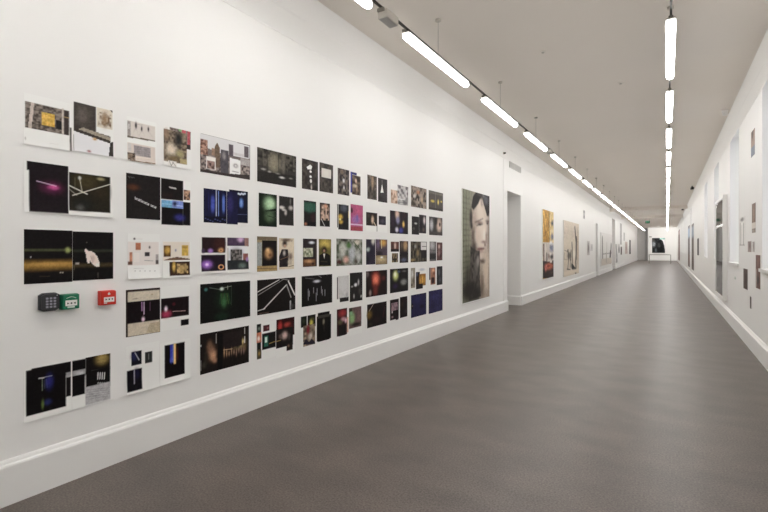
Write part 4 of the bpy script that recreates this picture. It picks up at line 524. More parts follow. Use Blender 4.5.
    ('printed_page', 'print', 'magazine page prints in the left wall grid', 'page with a yellow bird picture above a red dress picture, bottom row', 'L', 3.2142, 3.4415, 0.4136, 0.7368, (226, 224, 220), 0.09, 0.0, 0.0012, 4.0, [('r', 3.7, 202.9, 89.8, 312.4, (28, 32, 24), 0), ('e', 46.4, 265.3, 26.2, 26.0, (50, 58, 40), 1), ('r', 99.3, 187.5, 220.5, 313.1, (34, 32, 28), 0), ('e', 157.2, 234.1, 27.3, 37.1, (196, 186, 66), 1), ('e', 180.8, 266.7, 23.7, 16.0, (80, 76, 40), 1), ('r', 37.0, 9.0, 212.5, 214.7, (122, 106, 86), 0), ('n', 37.0, 9.0, 212.5, 214.7, (96, 82, 70), (160, 140, 116), 22.5), ('e', 108.9, 171.2, 26.9, 57.9, (134, 26, 42), 1), ('e', 141.7, 96.0, 31.1, 34.4, (196, 184, 170), 1), ('p', (46, 40, 56), [(37.0, 35.6), (74.6, 81.1), (122.3, 43.8), (161.2, 70.1), (212.5, 27.8), (212.5, 6.3), (46.4, 28.7)])]),
    ('printed_page', 'print', 'magazine page prints in the left wall grid', 'nearly black page with a faint pale plume, bottom row fifth column', 'L', 3.4506, 3.6954, 0.4306, 0.7415, (226, 224, 220), 0.09, 0.0, 0.0012, 4.0, [('r', 18.2, -9.7, 208.8, 302.0, (22, 18, 18), 0), ('r', 2.0, 7.2, 232.8, 267.6, (22, 18, 18), 0), ('e', 110.8, 199.9, 18.8, 33.0, (128, 122, 100), 1), ('e', 119.2, 136.7, 12.6, 41.3, (46, 42, 36), 1), ('r', 16.1, 243.6, 208.8, 273.8, (70, 66, 60), 0)]),
    ('printed_page', 'print', 'magazine page prints in the left wall grid', 'dark red print with pale pink patches, bottom row sixth column', 'L', 3.7813, 3.9964, 0.4217, 0.7327, (226, 224, 220), 0.09, 0.0, 0.0012, 4.0, [('r', 0.0, 12.3, 184.6, 311.1, (62, 30, 36), 0), ('e', 99.0, 258.9, 75.0, 43.7, (160, 42, 48), 1), ('e', 113.1, 190.1, 47.1, 26.2, (180, 130, 138), 1), ('e', 57.2, 163.0, 50.8, 28.9, (94, 88, 62), 1), ('e', 160.6, 170.5, 24.0, 29.4, (200, 160, 170), 1), ('r', 29.6, 8.8, 160.6, 129.5, (34, 24, 26), 0), ('r', 182.2, 30.5, 208.8, 204.4, (204, 166, 146), 0)]),
    ('printed_page', 'print', 'magazine page prints in the left wall grid', 'brown print with a pale green figure, bottom row sixth column', 'L', 3.9974, 4.2554, 0.4043, 0.7239, (226, 224, 220), 0.09, 0.0, 0.0012, 4.0, [('r', 4.9, 80.6, 243.5, 317.7, (108, 82, 80), 0), ('e', 61.6, 197.3, 54.8, 69.0, (134, 176, 114), 1), ('e', 41.7, 256.7, 34.6, 26.9, (120, 170, 120), 1), ('e', 201.6, 198.7, 46.9, 70.5, (126, 92, 90), 1), ('e', 137.1, 116.0, 102.1, 24.3, (44, 36, 32), 1), ('r', 4.9, 276.7, 61.6, 317.7, (60, 60, 44), 0)]),
    ('printed_page', 'print', 'magazine page prints in the left wall grid', 'dark print with an olive glow at its left, bottom row seventh column', 'L', 4.3457, 4.8133, 0.4312, 0.7268, (226, 224, 220), 0.09, 0.0, 0.0012, 4.0, [('r', 16.4, 6.1, 456.8, 292.3, (32, 22, 24), 0), ('e', 60.6, 165.5, 66.8, 53.9, (120, 92, 32), 1), ('l', 151.0, 285.9, 60.6, 209.9, 14.1, (160, 144, 124)), ('l', 406.9, 217.1, 370.0, 96.5, 15.4, (84, 40, 38)), ('e', 226.3, 82.8, 87.9, 42.3, (42, 26, 28), 1), ('e', 97.0, 44.5, 39.4, 25.5, (50, 44, 34), 1)]),
    ('printed_page', 'print', 'magazine page prints in the left wall grid', 'pale grey collage print with a tan block, top row eighth column', 'L', 4.9048, 5.3759, 1.9958, 2.2623, (226, 224, 220), 0.09, 0.0, 0.0012, 4.0, [('r', 0.0, 9.1, 169.5, 184.8, (188, 152, 126), 0), ('n', 0.0, 9.1, 169.5, 184.8, (150, 116, 94), (216, 190, 168), 32.2), ('r', 169.5, 5.4, 458.3, 279.2, (152, 147, 147), 0), ('n', 169.5, 5.4, 458.3, 279.2, (116, 112, 114), (196, 192, 190), 33.8), ('e', 94.7, 217.0, 93.2, 31.4, (222, 220, 218), 1), ('r', 175.2, 77.0, 371.3, 83.3, (226, 226, 228), 0), ('l', 175.2, 31.3, 380.2, 40.6, 10.3, (96, 94, 96)), ('l', 175.2, 48.6, 380.2, 61.4, 7.3, (110, 108, 110)), ('e', 425.1, 263.1, 42.2, 44.9, (110, 106, 108), 1)]),
    ('printed_page', 'print', 'magazine page prints in the left wall grid', 'mottled brown crowd print, top row ninth column', 'L', 5.4461, 5.9227, 1.9997, 2.2984, (112, 100, 90), 0.09, 0.0, 0.0012, 4.0, [('n', 0.0, 4.1, 462.0, 298.7, (72, 64, 58), (158, 142, 128), 37.5), ('e', 214.1, 222.9, 52.6, 31.3, (186, 126, 92), 1), ('e', 107.1, 162.0, 44.8, 30.9, (190, 182, 174), 1), ('e', 331.0, 121.2, 33.9, 47.7, (186, 160, 130), 1), ('e', 69.0, 50.7, 63.3, 36.8, (80, 72, 60), 1)]),
    ('printed_page', 'print', 'magazine page prints in the left wall grid', 'grey pair of prints with small yellow lights, top row tenth column', 'L', 5.9966, 6.5046, 2.0023, 2.2949, (92, 86, 80), 0.09, 0.0, 0.0012, 4.0, [('r', 0.0, 236.8, 491.0, 292.6, (112, 106, 98), 0.4), ('e', 134.9, 135.0, 66.8, 21.6, (200, 176, 74), 1), ('e', 332.4, 136.0, 31.1, 40.8, (214, 190, 90), 1), ('e', 442.8, 152.7, 32.0, 17.2, (190, 170, 80), 1), ('l', 236.2, 299.0, 236.2, 6.3, 15.3, (130, 124, 118)), ('r', 0.0, 4.4, 491.0, 41.1, (70, 64, 62), 0.4)]),
    ('printed_page', 'print', 'magazine page prints in the left wall grid', 'violet-dark print with a pale flame and blue figure, second row eighth column', 'L', 4.8835, 5.3607, 1.6038, 1.9043, (46, 37, 44), 0.09, 0.0, 0.0012, 4.0, [('e', 185.2, 257.8, 56.0, 66.4, (210, 178, 156), 1), ('e', 202.1, 180.8, 50.6, 52.1, (136, 134, 166), 1), ('e', 174.1, 52.4, 41.8, 34.5, (204, 198, 212), 1), ('e', 351.3, 132.8, 32.2, 44.3, (222, 182, 90), 1), ('e', 287.4, 47.8, 57.6, 41.0, (60, 60, 156), 1), ('e', 75.1, 176.7, 54.2, 85.2, (58, 44, 60), 1), ('e', 386.7, 268.0, 59.2, 44.6, (60, 44, 46), 1)]),
    ('printed_page', 'print', 'magazine page prints in the left wall grid', 'dark print with a small grey flower, second row ninth column', 'L', 5.4679, 5.6856, 1.6053, 1.865, (48, 45, 44), 0.09, 0.0, 0.0012, 4.0, [('e', 117.4, 160.1, 45.1, 15.5, (176, 178, 170), 1), ('e', 63.0, 83.7, 31.8, 21.5, (90, 90, 84), 1), ('e', 159.6, 227.6, 39.1, 24.9, (62, 58, 56), 1)]),
    ('printed_page', 'print', 'magazine page prints in the left wall grid', 'dark print with a pale upright strip, second row ninth column', 'L', 5.6866, 5.9333, 1.6052, 1.9022, (226, 224, 220), 0.09, 0.0, 0.0012, 4.0, [('r', 0.0, 24.1, 225.0, 297.0, (60, 52, 55), 0), ('e', 165.8, 216.4, 38.0, 57.8, (196, 184, 182), 1), ('e', 56.7, 139.4, 47.0, 63.3, (44, 38, 42), 1), ('e', 141.6, 79.2, 34.3, 32.0, (110, 90, 84), 1)]),
    ('printed_page', 'print', 'magazine page prints in the left wall grid', 'grey print with a dark figure on beige, second row tenth column', 'L', 6.011, 6.4803, 1.6125, 1.894, (74, 69, 67), 0.09, 0.0, 0.0012, 4.0, [('e', 83.6, 156.1, 62.5, 92.6, (180, 180, 182), 1), ('e', 349.3, 159.7, 94.1, 119.6, (206, 180, 164), 1), ('e', 372.8, 174.5, 35.5, 37.6, (60, 48, 46), 1), ('e', 233.3, 221.9, 53.3, 67.4, (50, 48, 50), 1), ('r', 0.0, 5.2, 452.4, 62.3, (84, 78, 74), 0.4)]),
    ('printed_page', 'print', 'magazine page prints in the left wall grid', 'page with two small stacked brown pictures, third row eighth column', 'L', 4.9021, 5.1298, 1.2103, 1.4957, (226, 224, 220), 0.09, 0.0, 0.0012, 4.0, [('r', 2.7, 151.9, 211.7, 284.1, (112, 66, 58), 0), ('e', 111.1, 232.6, 30.3, 48.7, (205, 176, 160), 1), ('e', 45.6, 220.9, 32.4, 34.0, (84, 60, 56), 1), ('r', 2.7, 151.9, 211.7, 186.8, (40, 34, 36), 0), ('r', 29.5, 10.3, 183.4, 130.2, (94, 80, 60), 0), ('n', 29.5, 10.3, 183.4, 130.2, (66, 58, 44), (150, 128, 96), 24.3)]),
    ('printed_page', 'print', 'magazine page prints in the left wall grid', 'dark print with a tan upright panel, third row eighth column', 'L', 5.1308, 5.3668, 1.2085, 1.5062, (60, 50, 50), 0.09, 0.0, 0.0012, 4.0, [('e', 154.2, 236.1, 65.4, 74.3, (176, 140, 98), 1), ('e', 51.6, 238.4, 28.8, 58.7, (110, 92, 74), 1), ('r', 0.0, 74.3, 223.2, 159.4, (40, 34, 36), 0.3), ('e', 109.9, 40.6, 76.3, 26.6, (92, 98, 122), 1)]),
    ('printed_page', 'print', 'magazine page prints in the left wall grid', 'olive print with a white corner block, third row ninth column', 'L', 5.4368, 5.9333, 1.2083, 1.5047, (66, 59, 51), 0.09, 0.0, 0.0012, 4.0, [('n', 0.0, 5.6, 481.8, 296.4, (44, 40, 36), (104, 94, 76), 37.4), ('r', 306.5, 175.5, 481.8, 289.7, (205, 202, 200), 0), ('l', 340.3, 226.6, 481.8, 227.2, 12.8, (70, 66, 62)), ('r', 313.3, 57.4, 481.8, 166.3, (40, 36, 38), 0), ('e', 135.7, 225.7, 38.6, 27.8, (140, 140, 132), 1), ('e', 207.0, 132.3, 45.8, 46.8, (134, 112, 72), 1), ('e', 46.8, 34.2, 94.2, 21.4, (146, 126, 80), 1)]),
    ('printed_page', 'print', 'magazine page prints in the left wall grid', 'grey-white print darkening downwards, third row tenth column', 'L', 6.0254, 6.2565, 1.2105, 1.5114, (112, 107, 107), 0.09, 0.0, 0.0012, 4.0, [('e', 87.6, 242.4, 88.6, 66.3, (170, 168, 168), 1), ('r', 0.0, 5.9, 215.1, 140.2, (50, 46, 48), 0.3), ('l', 14.5, 176.2, 199.9, 159.1, 10.0, (70, 66, 68))]),
    ('printed_page', 'print', 'magazine page prints in the left wall grid', 'narrow maroon print, third row tenth column', 'L', 6.2749, 6.4803, 1.2158, 1.5014, (104, 70, 68), 0.09, 0.0, 0.0012, 4.0, [('e', 85.4, 218.3, 39.2, 37.6, (190, 160, 150), 1), ('e', 85.4, 119.2, 39.2, 51.2, (150, 112, 108), 1), ('e', 140.6, 67.2, 31.8, 41.3, (70, 44, 46), 1)]),
    ('printed_page', 'print', 'magazine page prints in the left wall grid', 'black print with a yellow-green light and white crab shape, fourth row eighth column', 'L', 4.8835, 5.3637, 0.8161, 1.133, (34, 30, 32), 0.09, 0.0, 0.0012, 4.0, [('e', 143.5, 228.0, 69.1, 66.0, (206, 212, 126), 1), ('e', 129.7, 243.1, 33.1, 31.5, (236, 240, 200), 1), ('e', 135.2, 85.2, 71.8, 37.2, (54, 36, 74), 1), ('e', 357.2, 128.5, 82.2, 41.4, (146, 146, 142), 1), ('l', 298.9, 158.5, 422.4, 160.1, 4.4, (60, 56, 58)), ('l', 298.9, 138.0, 422.4, 139.3, 4.4, (60, 56, 58)), ('l', 298.9, 117.5, 422.4, 118.4, 4.4, (60, 56, 58)), ('e', 371.9, 275.7, 64.9, 14.8, (96, 92, 92), 1), ('e', 227.4, 274.6, 39.7, 17.4, (70, 90, 120), 1)]),
    ('printed_page', 'print', 'magazine page prints in the left wall grid', 'narrow pale grey print, fourth row ninth column', 'L', 5.443, 5.5666, 0.8417, 1.1263, (150, 142, 124), 0.09, 0.0, 0.0012, 4.0, [('e', 40.6, 194.5, 31.4, 61.1, (196, 192, 186), 1), ('e', 78.4, 100.5, 31.7, 55.3, (110, 100, 84), 1), ('e', 24.9, 42.8, 25.0, 21.3, (80, 70, 56), 1)]),
    ('printed_page', 'print', 'magazine page prints in the left wall grid', 'page with a golden picture and black side, fourth row ninth column', 'L', 5.5853, 5.9157, 0.7996, 1.1335, (226, 224, 220), 0.09, 0.0, 0.0012, 4.0, [('r', 6.5, 24.0, 124.5, 262.3, (40, 34, 34), 0), ('e', 42.1, 229.6, 32.6, 31.1, (90, 96, 120), 1), ('r', 104.6, 55.0, 312.2, 229.6, (150, 104, 44), 0), ('e', 208.7, 141.8, 95.3, 70.1, (206, 154, 56), 1), ('l', 158.0, 208.1, 191.7, 79.3, 16.9, (70, 44, 30)), ('l', 260.1, 210.9, 242.9, 75.8, 17.3, (90, 60, 34)), ('r', 6.5, 13.7, 218.9, 85.6, (38, 32, 32), 0), ('e', 191.7, 293.7, 101.7, 22.2, (186, 190, 196), 1)]),
    ('printed_page', 'print', 'magazine page prints in the left wall grid', 'print of an orange-brown figure, fourth row tenth column', 'L', 6.011, 6.245, 0.8402, 1.1135, (226, 224, 220), 0.09, 0.0, 0.0012, 4.0, [('r', 47.0, 6.8, 214.3, 266.7, (166, 116, 92), 0), ('e', 139.1, 221.7, 52.1, 33.3, (220, 166, 128), 1), ('r', 54.3, 7.6, 202.9, 134.6, (66, 40, 40), 0.25), ('r', 0.0, 85.8, 43.4, 271.7, (80, 74, 74), 0), ('e', 165.3, 178.8, 30.0, 33.5, (120, 64, 44), 1)]),
    ('printed_page', 'print', 'magazine page prints in the left wall grid', 'dark slate print, fourth row tenth column', 'L', 6.2749, 6.4803, 0.8259, 1.121, (54, 52, 56), 0.09, 0.0, 0.0012, 4.0, [('e', 85.4, 201.6, 39.2, 58.0, (92, 92, 98), 1), ('e', 116.8, 80.2, 47.4, 44.6, (80, 82, 90), 1), ('e', 69.7, 270.5, 39.1, 17.1, (40, 38, 44), 1)]),
    ('printed_page', 'print', 'magazine page prints in the left wall grid', 'black-brown print with a pinkish square, bottom row eighth column', 'L', 4.8782, 5.1257, 0.4468, 0.7458, (226, 224, 220), 0.09, 0.0, 0.0012, 4.0, [('r', 5.3, 12.9, 229.9, 281.6, (32, 20, 22), 0), ('r', 37.3, 135.2, 201.7, 237.6, (132, 102, 112), 0), ('n', 37.3, 135.2, 201.7, 237.6, (110, 84, 94), (156, 126, 134), 24.2), ('e', 61.5, 117.5, 16.2, 17.0, (205, 196, 196), 1), ('e', 66.8, 51.6, 27.0, 14.2, (150, 120, 124), 1), ('r', 151.6, -15.0, 221.4, 52.0, (44, 28, 34), 0)]),
    ('printed_page', 'print', 'magazine page prints in the left wall grid', 'very dark maroon print, bottom row eighth column', 'L', 5.1365, 5.3607, 0.4482, 0.7429, (226, 224, 220), 0.09, 0.0, 0.0012, 4.0, [('r', 2.9, 10.3, 205.4, 293.0, (34, 23, 25), 0), ('e', 69.1, 195.6, 40.8, 44.1, (54, 40, 34), 1), ('e', 163.4, 81.3, 35.9, 35.8, (60, 44, 40), 1), ('e', 133.7, 233.3, 41.5, 23.8, (46, 30, 34), 1)]),
    ('printed_page', 'print', 'magazine page prints in the left wall grid', 'plain navy blue print with a dark notch, bottom row ninth column', 'L', 5.4461, 5.9157, 0.4181, 0.7416, (37, 33, 77), 0.09, 0.0, 0.0012, 4.0, [('e', 331.0, 133.7, 81.3, 31.8, (24, 20, 46), 1), ('e', 197.7, 241.9, 98.2, 62.4, (44, 40, 92), 1), ('r', 0.0, 123.9, 56.3, 203.4, (26, 20, 26), 0), ('e', 37.5, 165.8, 25.1, 12.2, (110, 90, 80), 1)]),
    ('printed_page', 'print', 'magazine page prints in the left wall grid', 'plain indigo blue print, bottom row tenth column', 'L', 5.9966, 6.4843, 0.4079, 0.7548, (45, 41, 88), 0.2, 0.0, 0.0012, 4.0, [('e', 209.7, 247.7, 151.1, 50.3, (52, 48, 104), 1), ('e', 134.9, 105.0, 111.2, 49.8, (38, 34, 74), 1)]),
    ('mounted_photograph', 'photograph', None, 'tall portrait photograph of a pale dark-haired face beside green tiles', 'L', 7.2603, 8.6577, 0.4067, 2.4647, (168, 154, 140), 0.06, 0.0, 0.022, 11.0, [('r', 0.0, -53.7, 817.8, 2058.1, (128, 129, 108), 0), ('r', 0.0, -53.7, 817.8, 1126.4, (112, 110, 90), 0.25), ('r', 0.0, -53.7, 817.8, 795.9, (74, 70, 58), 0.3), ('l', 5.3, 1911.9, 574.8, 1889.6, 14.9, (88, 90, 72)), ('l', 5.3, 1814.8, 574.8, 1797.5, 14.9, (86, 88, 70)), ('l', 5.3, 1717.6, 574.8, 1705.3, 14.9, (84, 86, 68)), ('l', 5.3, 1620.5, 574.8, 1613.1, 14.9, (82, 84, 66)), ('l', 5.3, 1523.3, 574.8, 1520.9, 14.9, (80, 82, 64)), ('l', 5.3, 1426.2, 574.8, 1428.8, 14.9, (78, 80, 62)), ('l', 5.3, 1329.0, 574.8, 1336.6, 14.9, (76, 78, 60)), ('l', 5.3, 1231.9, 574.8, 1244.4, 14.9, (74, 76, 58)), ('l', 5.3, 1134.8, 574.8, 1152.3, 14.9, (72, 74, 56)), ('l', 5.3, 1037.6, 574.8, 1060.1, 14.9, (70, 72, 54)), ('l', 5.3, 940.5, 574.8, 967.9, 14.9, (68, 70, 52)), ('l', 5.3, 843.3, 574.8, 875.8, 14.9, (66, 68, 50)), ('l', 5.3, 746.2, 574.8, 783.6, 14.9, (64, 66, 48)), ('l', 5.3, 649.0, 574.8, 691.4, 14.9, (62, 64, 46)), ('l', 5.3, 551.9, 574.8, 599.2, 14.9, (60, 62, 44)), ('l', 5.3, 454.7, 574.8, 507.1, 14.9, (58, 60, 42)), ('l', 5.3, 357.6, 574.8, 414.9, 14.9, (56, 58, 40)), ('l', 47.5, 2061.5, 26.3, 256.7, 26.6, (98, 100, 82)), ('l', 176.7, 2076.4, 154.9, 246.4, 27.3, (98, 100, 82)), ('l', 309.5, 2091.7, 287.1, 235.9, 28.1, (98, 100, 82)), ('l', 446.1, 2107.4, 423.1, 225.1, 28.9, (98, 100, 82)), ('p', (150, 132, 116), [(457.7, 1761.8), (634.5, 1952.5), (1040.6, 2038.0), (1418.3, 2004.9), (1418.3, 29.0), (912.1, 74.9), (867.9, 732.1), (694.8, 958.7), (457.7, 1154.7), (388.7, 1390.4)]), ('e', 956.7, 1482.2, 539.1, 752.4, (200, 183, 168), 1), ('e', 982.4, 1323.5, 334.9, 434.3, (218, 204, 190), 1), ('e', 880.5, 1738.8, 214.4, 203.7, (216, 201, 186), 1), ('e', 574.8, 1420.0, 154.1, 241.4, (176, 156, 140), 1), ('e', 1376.5, 1288.7, 124.9, 522.3, (150, 136, 124), 1), ('p', (44, 37, 35), [(423.1, 1759.1), (492.5, 1960.4), (634.5, 2058.5), (1008.2, 2075.9), (1411.3, 2061.4), (1418.3, 1742.7), (1342.0, 1642.7), (1246.3, 1655.6), (1152.4, 1770.5), (1060.2, 1878.7), (982.4, 1958.9), (867.9, 1948.1), (768.3, 1853.6), (646.5, 1776.8), (515.9, 1711.9)]), ('e', 1192.5, 1960.1, 160.9, 107.3, (96, 96, 102), 1), ('e', 1047.1, 2034.0, 78.2, 46.0, (120, 116, 116), 1), ('e', 849.1, 2032.0, 162.9, 36.1, (78, 70, 68), 1), ('e', 956.7, 1892.6, 76.8, 91.2, (176, 160, 146), 1), ('e', 400.1, 1563.3, 80.1, 194.0, (58, 49, 45), 1), ('e', 434.6, 1413.9, 57.6, 64.9, (50, 42, 40), 1), ('e', 515.9, 1242.9, 105.4, 152.7, (104, 88, 78), 1), ('e', 830.3, 1494.2, 212.3, 40.6, (150, 124, 114), 1), ('l', 610.5, 1492.0, 1034.1, 1587.0, 27.0, (104, 82, 74)), ('l', 682.7, 1433.6, 995.3, 1474.9, 27.0, (76, 60, 56)), ('e', 855.3, 1459.3, 94.1, 20.3, (46, 36, 36), 1), ('e', 1287.1, 1540.5, 122.8, 33.0, (116, 94, 88), 1), ('e', 1273.5, 1497.4, 68.0, 21.1, (70, 56, 54), 1), ('e', 1112.7, 1235.1, 92.4, 185.2, (232, 219, 208), 1), ('e', 1219.3, 1214.2, 67.3, 140.4, (168, 146, 132), 1), ('e', 1073.2, 1128.1, 170.2, 32.2, (158, 130, 120), 1), ('e', 756.0, 1249.1, 184.6, 134.1, (206, 188, 172), 1), ('e', 905.8, 989.8, 240.9, 36.2, (160, 110, 104), 1), ('l', 731.4, 985.4, 1099.5, 1003.6, 31.8, (92, 56, 56)), ('e', 1139.1, 1073.2, 53.1, 46.4, (130, 104, 96), 1), ('e', 912.1, 930.7, 190.4, 22.7, (186, 150, 140), 1), ('e', 893.1, 844.7, 278.3, 77.0, (204, 187, 172), 1), ('e', 551.2, 1003.0, 141.6, 153.2, (92, 76, 68), 1), ('e', 1219.3, 535.9, 269.5, 444.4, (204, 187, 168), 1), ('e', 995.3, 751.7, 154.8, 50.4, (112, 92, 80), 1), ('l', 817.8, 796.4, 1112.7, 716.5, 20.5, (96, 78, 68)), ('e', 982.4, 272.0, 115.8, 251.4, (128, 110, 94), 1), ('e', 1376.5, 386.6, 69.4, 356.2, (166, 148, 130), 1), ('p', (58, 51, 45), [(365.9, 1045.8), (670.6, 958.8), (793.0, 778.9), (842.8, 507.3), (905.8, 75.5), (287.1, 44.2), (400.1, 399.3), (469.3, 655.6)]), ('n', 365.9, 100.4, 855.3, 959.9, (40, 35, 31), (100, 92, 84), 51.4), ('e', 670.6, 670.7, 108.8, 177.2, (112, 106, 100), 1), ('e', 756.0, 757.4, 73.8, 102.9, (150, 142, 136), 1), ('e', 574.8, 498.3, 83.0, 109.7, (96, 90, 86), 1), ('e', 287.1, 235.9, 391.6, 191.7, (40, 35, 32), 1), ('e', 694.8, 159.0, 243.1, 155.5, (40, 35, 32), 1), ('blur', 3), ('r', 0.0, 0.0, 1397.4, 27.4, (228, 226, 222), 0)]),
    ('painting', 'painting', None, 'narrow tall painting, ochre above and a red still life below', 'L', 13.1898, 14.606, 0.5208, 2.5509, (196, 150, 60), 0.2, 0.0, 0.03, 18.0, [('r', 0.0, 1080.0, 733.4, 2030.1, (194, 142, 42), 0), ('n', 0.0, 1080.0, 733.4, 2030.1, (178, 126, 34), (208, 160, 62), 191.5), ('l', 796.0, 2057.2, 796.0, 1080.8, 94.8, (90, 66, 30)), ('r', 859.1, 1088.6, 1416.2, 2057.1, (206, 180, 120), 0), ('e', 1226.2, 1683.0, 198.9, 97.8, (70, 88, 98), 1), ('e', 1094.8, 1836.7, 152.2, 145.6, (214, 190, 130), 1), ('e', 1149.3, 1426.0, 175.1, 73.0, (216, 200, 164), 1), ('e', 1226.2, 1257.4, 198.9, 112.5, (110, 120, 146), 1), ('r', 0.0, 445.3, 1416.2, 1070.7, (198, 189, 180), 0), ('e', 1073.1, 1055.2, 216.8, 72.7, (230, 228, 226), 1), ('e', 1138.4, 902.7, 306.1, 136.3, (118, 126, 152), 1), ('r', 0.0, 477.4, 191.5, 1025.5, (140, 120, 106), 0), ('e', 348.2, 843.7, 98.9, 162.1, (214, 206, 196), 1), ('l', 498.0, 726.5, 498.0, 492.8, 163.0, (50, 38, 36)), ('e', 1182.2, 632.0, 219.8, 82.9, (50, 46, 50), 1), ('e', 775.1, 652.4, 188.1, 95.1, (150, 130, 120), 1), ('e', 986.8, 721.7, 150.2, 48.2, (220, 214, 206), 1), ('p', (44, 34, 34), [(0.0, 539.0), (568.9, 491.0), (1416.2, 507.2), (1416.2, -49.5), (0.0, 29.9)]), ('e', 775.1, 343.2, 564.8, 114.1, (214, 108, 70), 1), ('e', 723.0, 356.8, 249.2, 42.7, (150, 52, 40), 1), ('e', 368.0, 310.6, 138.9, 115.8, (214, 120, 108), 1), ('e', 1062.2, 478.8, 173.2, 33.9, (228, 216, 206), 1), ('e', 1149.3, 135.9, 372.2, 48.7, (84, 60, 50), 1), ('e', 568.9, 91.9, 407.3, 42.2, (60, 44, 40), 1)]),
    ('painting', 'painting', None, 'large cream canvas with black brush drawing of a chair and standing form', 'L', 16.2321, 19.3825, 0.4139, 2.4016, (202, 190, 172), 0.1, 0.0, 0.03, 18.0, [('r', 0.0, 1192.1, 3150.3, 1987.6, (192, 179, 162), 0.5), ('r', 2566.4, 12.7, 3150.3, 2054.5, (178, 162, 140), 0.4), ('l', 2217.4, 1792.7, 2442.9, 1308.5, 281.4, (80, 74, 66)), ('l', 2531.0, 1371.8, 2478.0, 629.9, 395.5, (52, 47, 42)), ('l', 2407.9, 631.2, 2460.5, 167.6, 320.4, (60, 54, 48)), ('l', 1585.7, 1177.0, 1699.1, 732.5, 262.7, (96, 88, 78)), ('l', 1699.1, 762.2, 1601.8, 319.9, 229.7, (80, 72, 64)), ('l', 1569.6, 344.6, 2442.9, 88.2, 341.4, (44, 39, 35)), ('l', 151.2, 930.3, 767.1, 885.9, 27.9, (90, 84, 76)), ('l', 737.6, 914.4, 856.4, 800.1, 179.9, (84, 78, 70)), ('e', 1098.5, 734.4, 460.1, 161.4, (112, 104, 94), 1), ('l', 826.5, 914.0, 886.3, 571.9, 196.3, (84, 78, 70)), ('l', 1410.0, 911.8, 1346.9, 591.1, 175.1, (96, 88, 80)), ('l', 886.3, 571.9, 767.1, 274.3, 165.3, (104, 96, 88)), ('l', 591.1, 258.5, 1253.0, 215.4, 51.3, (56, 50, 45)), ('l', 1253.0, 563.9, 1253.0, 331.6, 157.0, (110, 102, 92)), ('l', 151.2, 618.0, 708.1, 598.3, 22.2, (140, 132, 120)), ('l', 151.2, 834.4, 151.2, 615.2, 83.5, (150, 142, 128)), ('e', 2047.3, 758.3, 303.8, 241.8, (222, 214, 200), 1), ('r', 0.0, 0.0, 3150.3, 237.9, (214, 201, 182), 0.4)]),
    ('small_picture', 'picture', None, 'small grey upright picture high on the left wall past the cream canvas', 'L', 20.5781, 21.0643, 2.702, 3.075, (176, 174, 172), 0.09, 0.0, 0.015, 20.0, [('e', 221.8, 306.3, 149.3, 59.5, (120, 118, 118), 1), ('e', 259.2, 100.4, 149.9, 71.5, (130, 128, 128), 1)]),
    ('small_picture', 'picture', None, 'slim grey oval-patterned picture left of the second doorway', 'L', 21.7328, 22.4841, 1.1084, 1.7613, (196, 192, 188), 0.09, 0.0, 0.015, 25.0, [('e', 328.2, 325.2, 291.2, 288.8, (128, 122, 118), 1)]),
    ('small_picture', 'picture', None, 'pale slim picture just left of the second doorway', 'L', 22.8336, 23.5165, 1.2958, 1.6291, (206, 204, 202), 0.09, 0.0, 0.015, 25.0, [('e', 314.1, 172.1, 227.2, 131.2, (180, 178, 176), 1)]),
    ('drawing', 'drawing', None, 'wide pale drawing with dark uprights between the second doorway and tall opening', 'L', 26.4366, 32.0798, 0.4423, 2.2932, (214, 211, 207), 0.05, 0.0, 0.03, 30.0, [('l', 715.0, 1493.0, 837.7, 349.1, 626.6, (140, 134, 128)), ('l', 593.3, 657.3, 5477.0, 695.2, 65.3, (130, 124, 118)), ('l', 5230.7, 1136.6, 4748.7, 181.1, 655.2, (84, 78, 74)), ('l', 2810.3, 1205.3, 2670.6, 311.0, 569.3, (196, 192, 186)), ('l', 4669.7, 701.5, 4280.3, 192.1, 554.3, (96, 90, 86)), ('r', 234.4, 29.0, 5559.9, 399.1, (196, 186, 174), 0), ('l', 2532.1, 637.2, 2532.1, 233.0, 419.3, (160, 150, 142)), ('r', 0.0, 1992.8, 5643.2, 1850.9, (190, 188, 186), 0), ('r', 0.0, 152.2, 234.4, 1850.9, (190, 188, 186), 0)]),
    ('small_picture', 'picture', None, 'small dark squiggle picture right after the tall opening', 'L', 34.8818, 36.1991, 0.4062, 1.7404, (205, 202, 198), 0.09, 0.0, 0.015, 40.0, [('l', 196.7, 1239.2, 1005.0, 107.0, 512.0, (110, 104, 100)), ('l', 1005.0, 502.7, 295.8, -21.9, 409.7, (130, 124, 120))]),
    ('small_picture', 'picture', None, 'small black figure picture below the tall grey strip', 'L', 36.7311, 38.0707, 1.0898, 1.7575, (196, 192, 188), 0.09, 0.0, 0.015, 40.0, [('e', 658.4, 262.4, 446.5, 267.4, (50, 46, 46), 1)]),
    ('small_picture', 'picture', None, 'tall thin grey strip picture past the tall opening', 'L', 38.303, 39.7557, 1.7309, 3.382, (176, 172, 170), 0.09, 0.0, 0.015, 40.0, [('l', 834.8, 1821.1, 834.8, 102.5, 617.9, (140, 136, 134))]),
    ('small_picture', 'picture', None, 'dark small picture under the tall grey strip', 'L', 38.7758, 40.008, 0.9432, 1.5635, (120, 112, 108), 0.09, 0.0, 0.015, 40.0, [('e', 606.9, 352.6, 369.6, 237.7, (60, 54, 52), 1)]),
    ('small_picture', 'picture', None, 'thin pale grey strip picture high on the far left wall', 'L', 41.5887, 42.8547, 2.0835, 2.7698, (180, 178, 176), 0.09, 0.0, 0.015, 40.0, []),
    ('small_picture', 'picture', None, 'pinkish picture on the far left wall', 'L', 43.146, 45.7847, 0.9552, 2.0172, (190, 172, 166), 0.09, 0.0, 0.015, 40.0, [('e', 1204.4, 570.1, 773.1, 363.1, (160, 136, 130), 1)]),
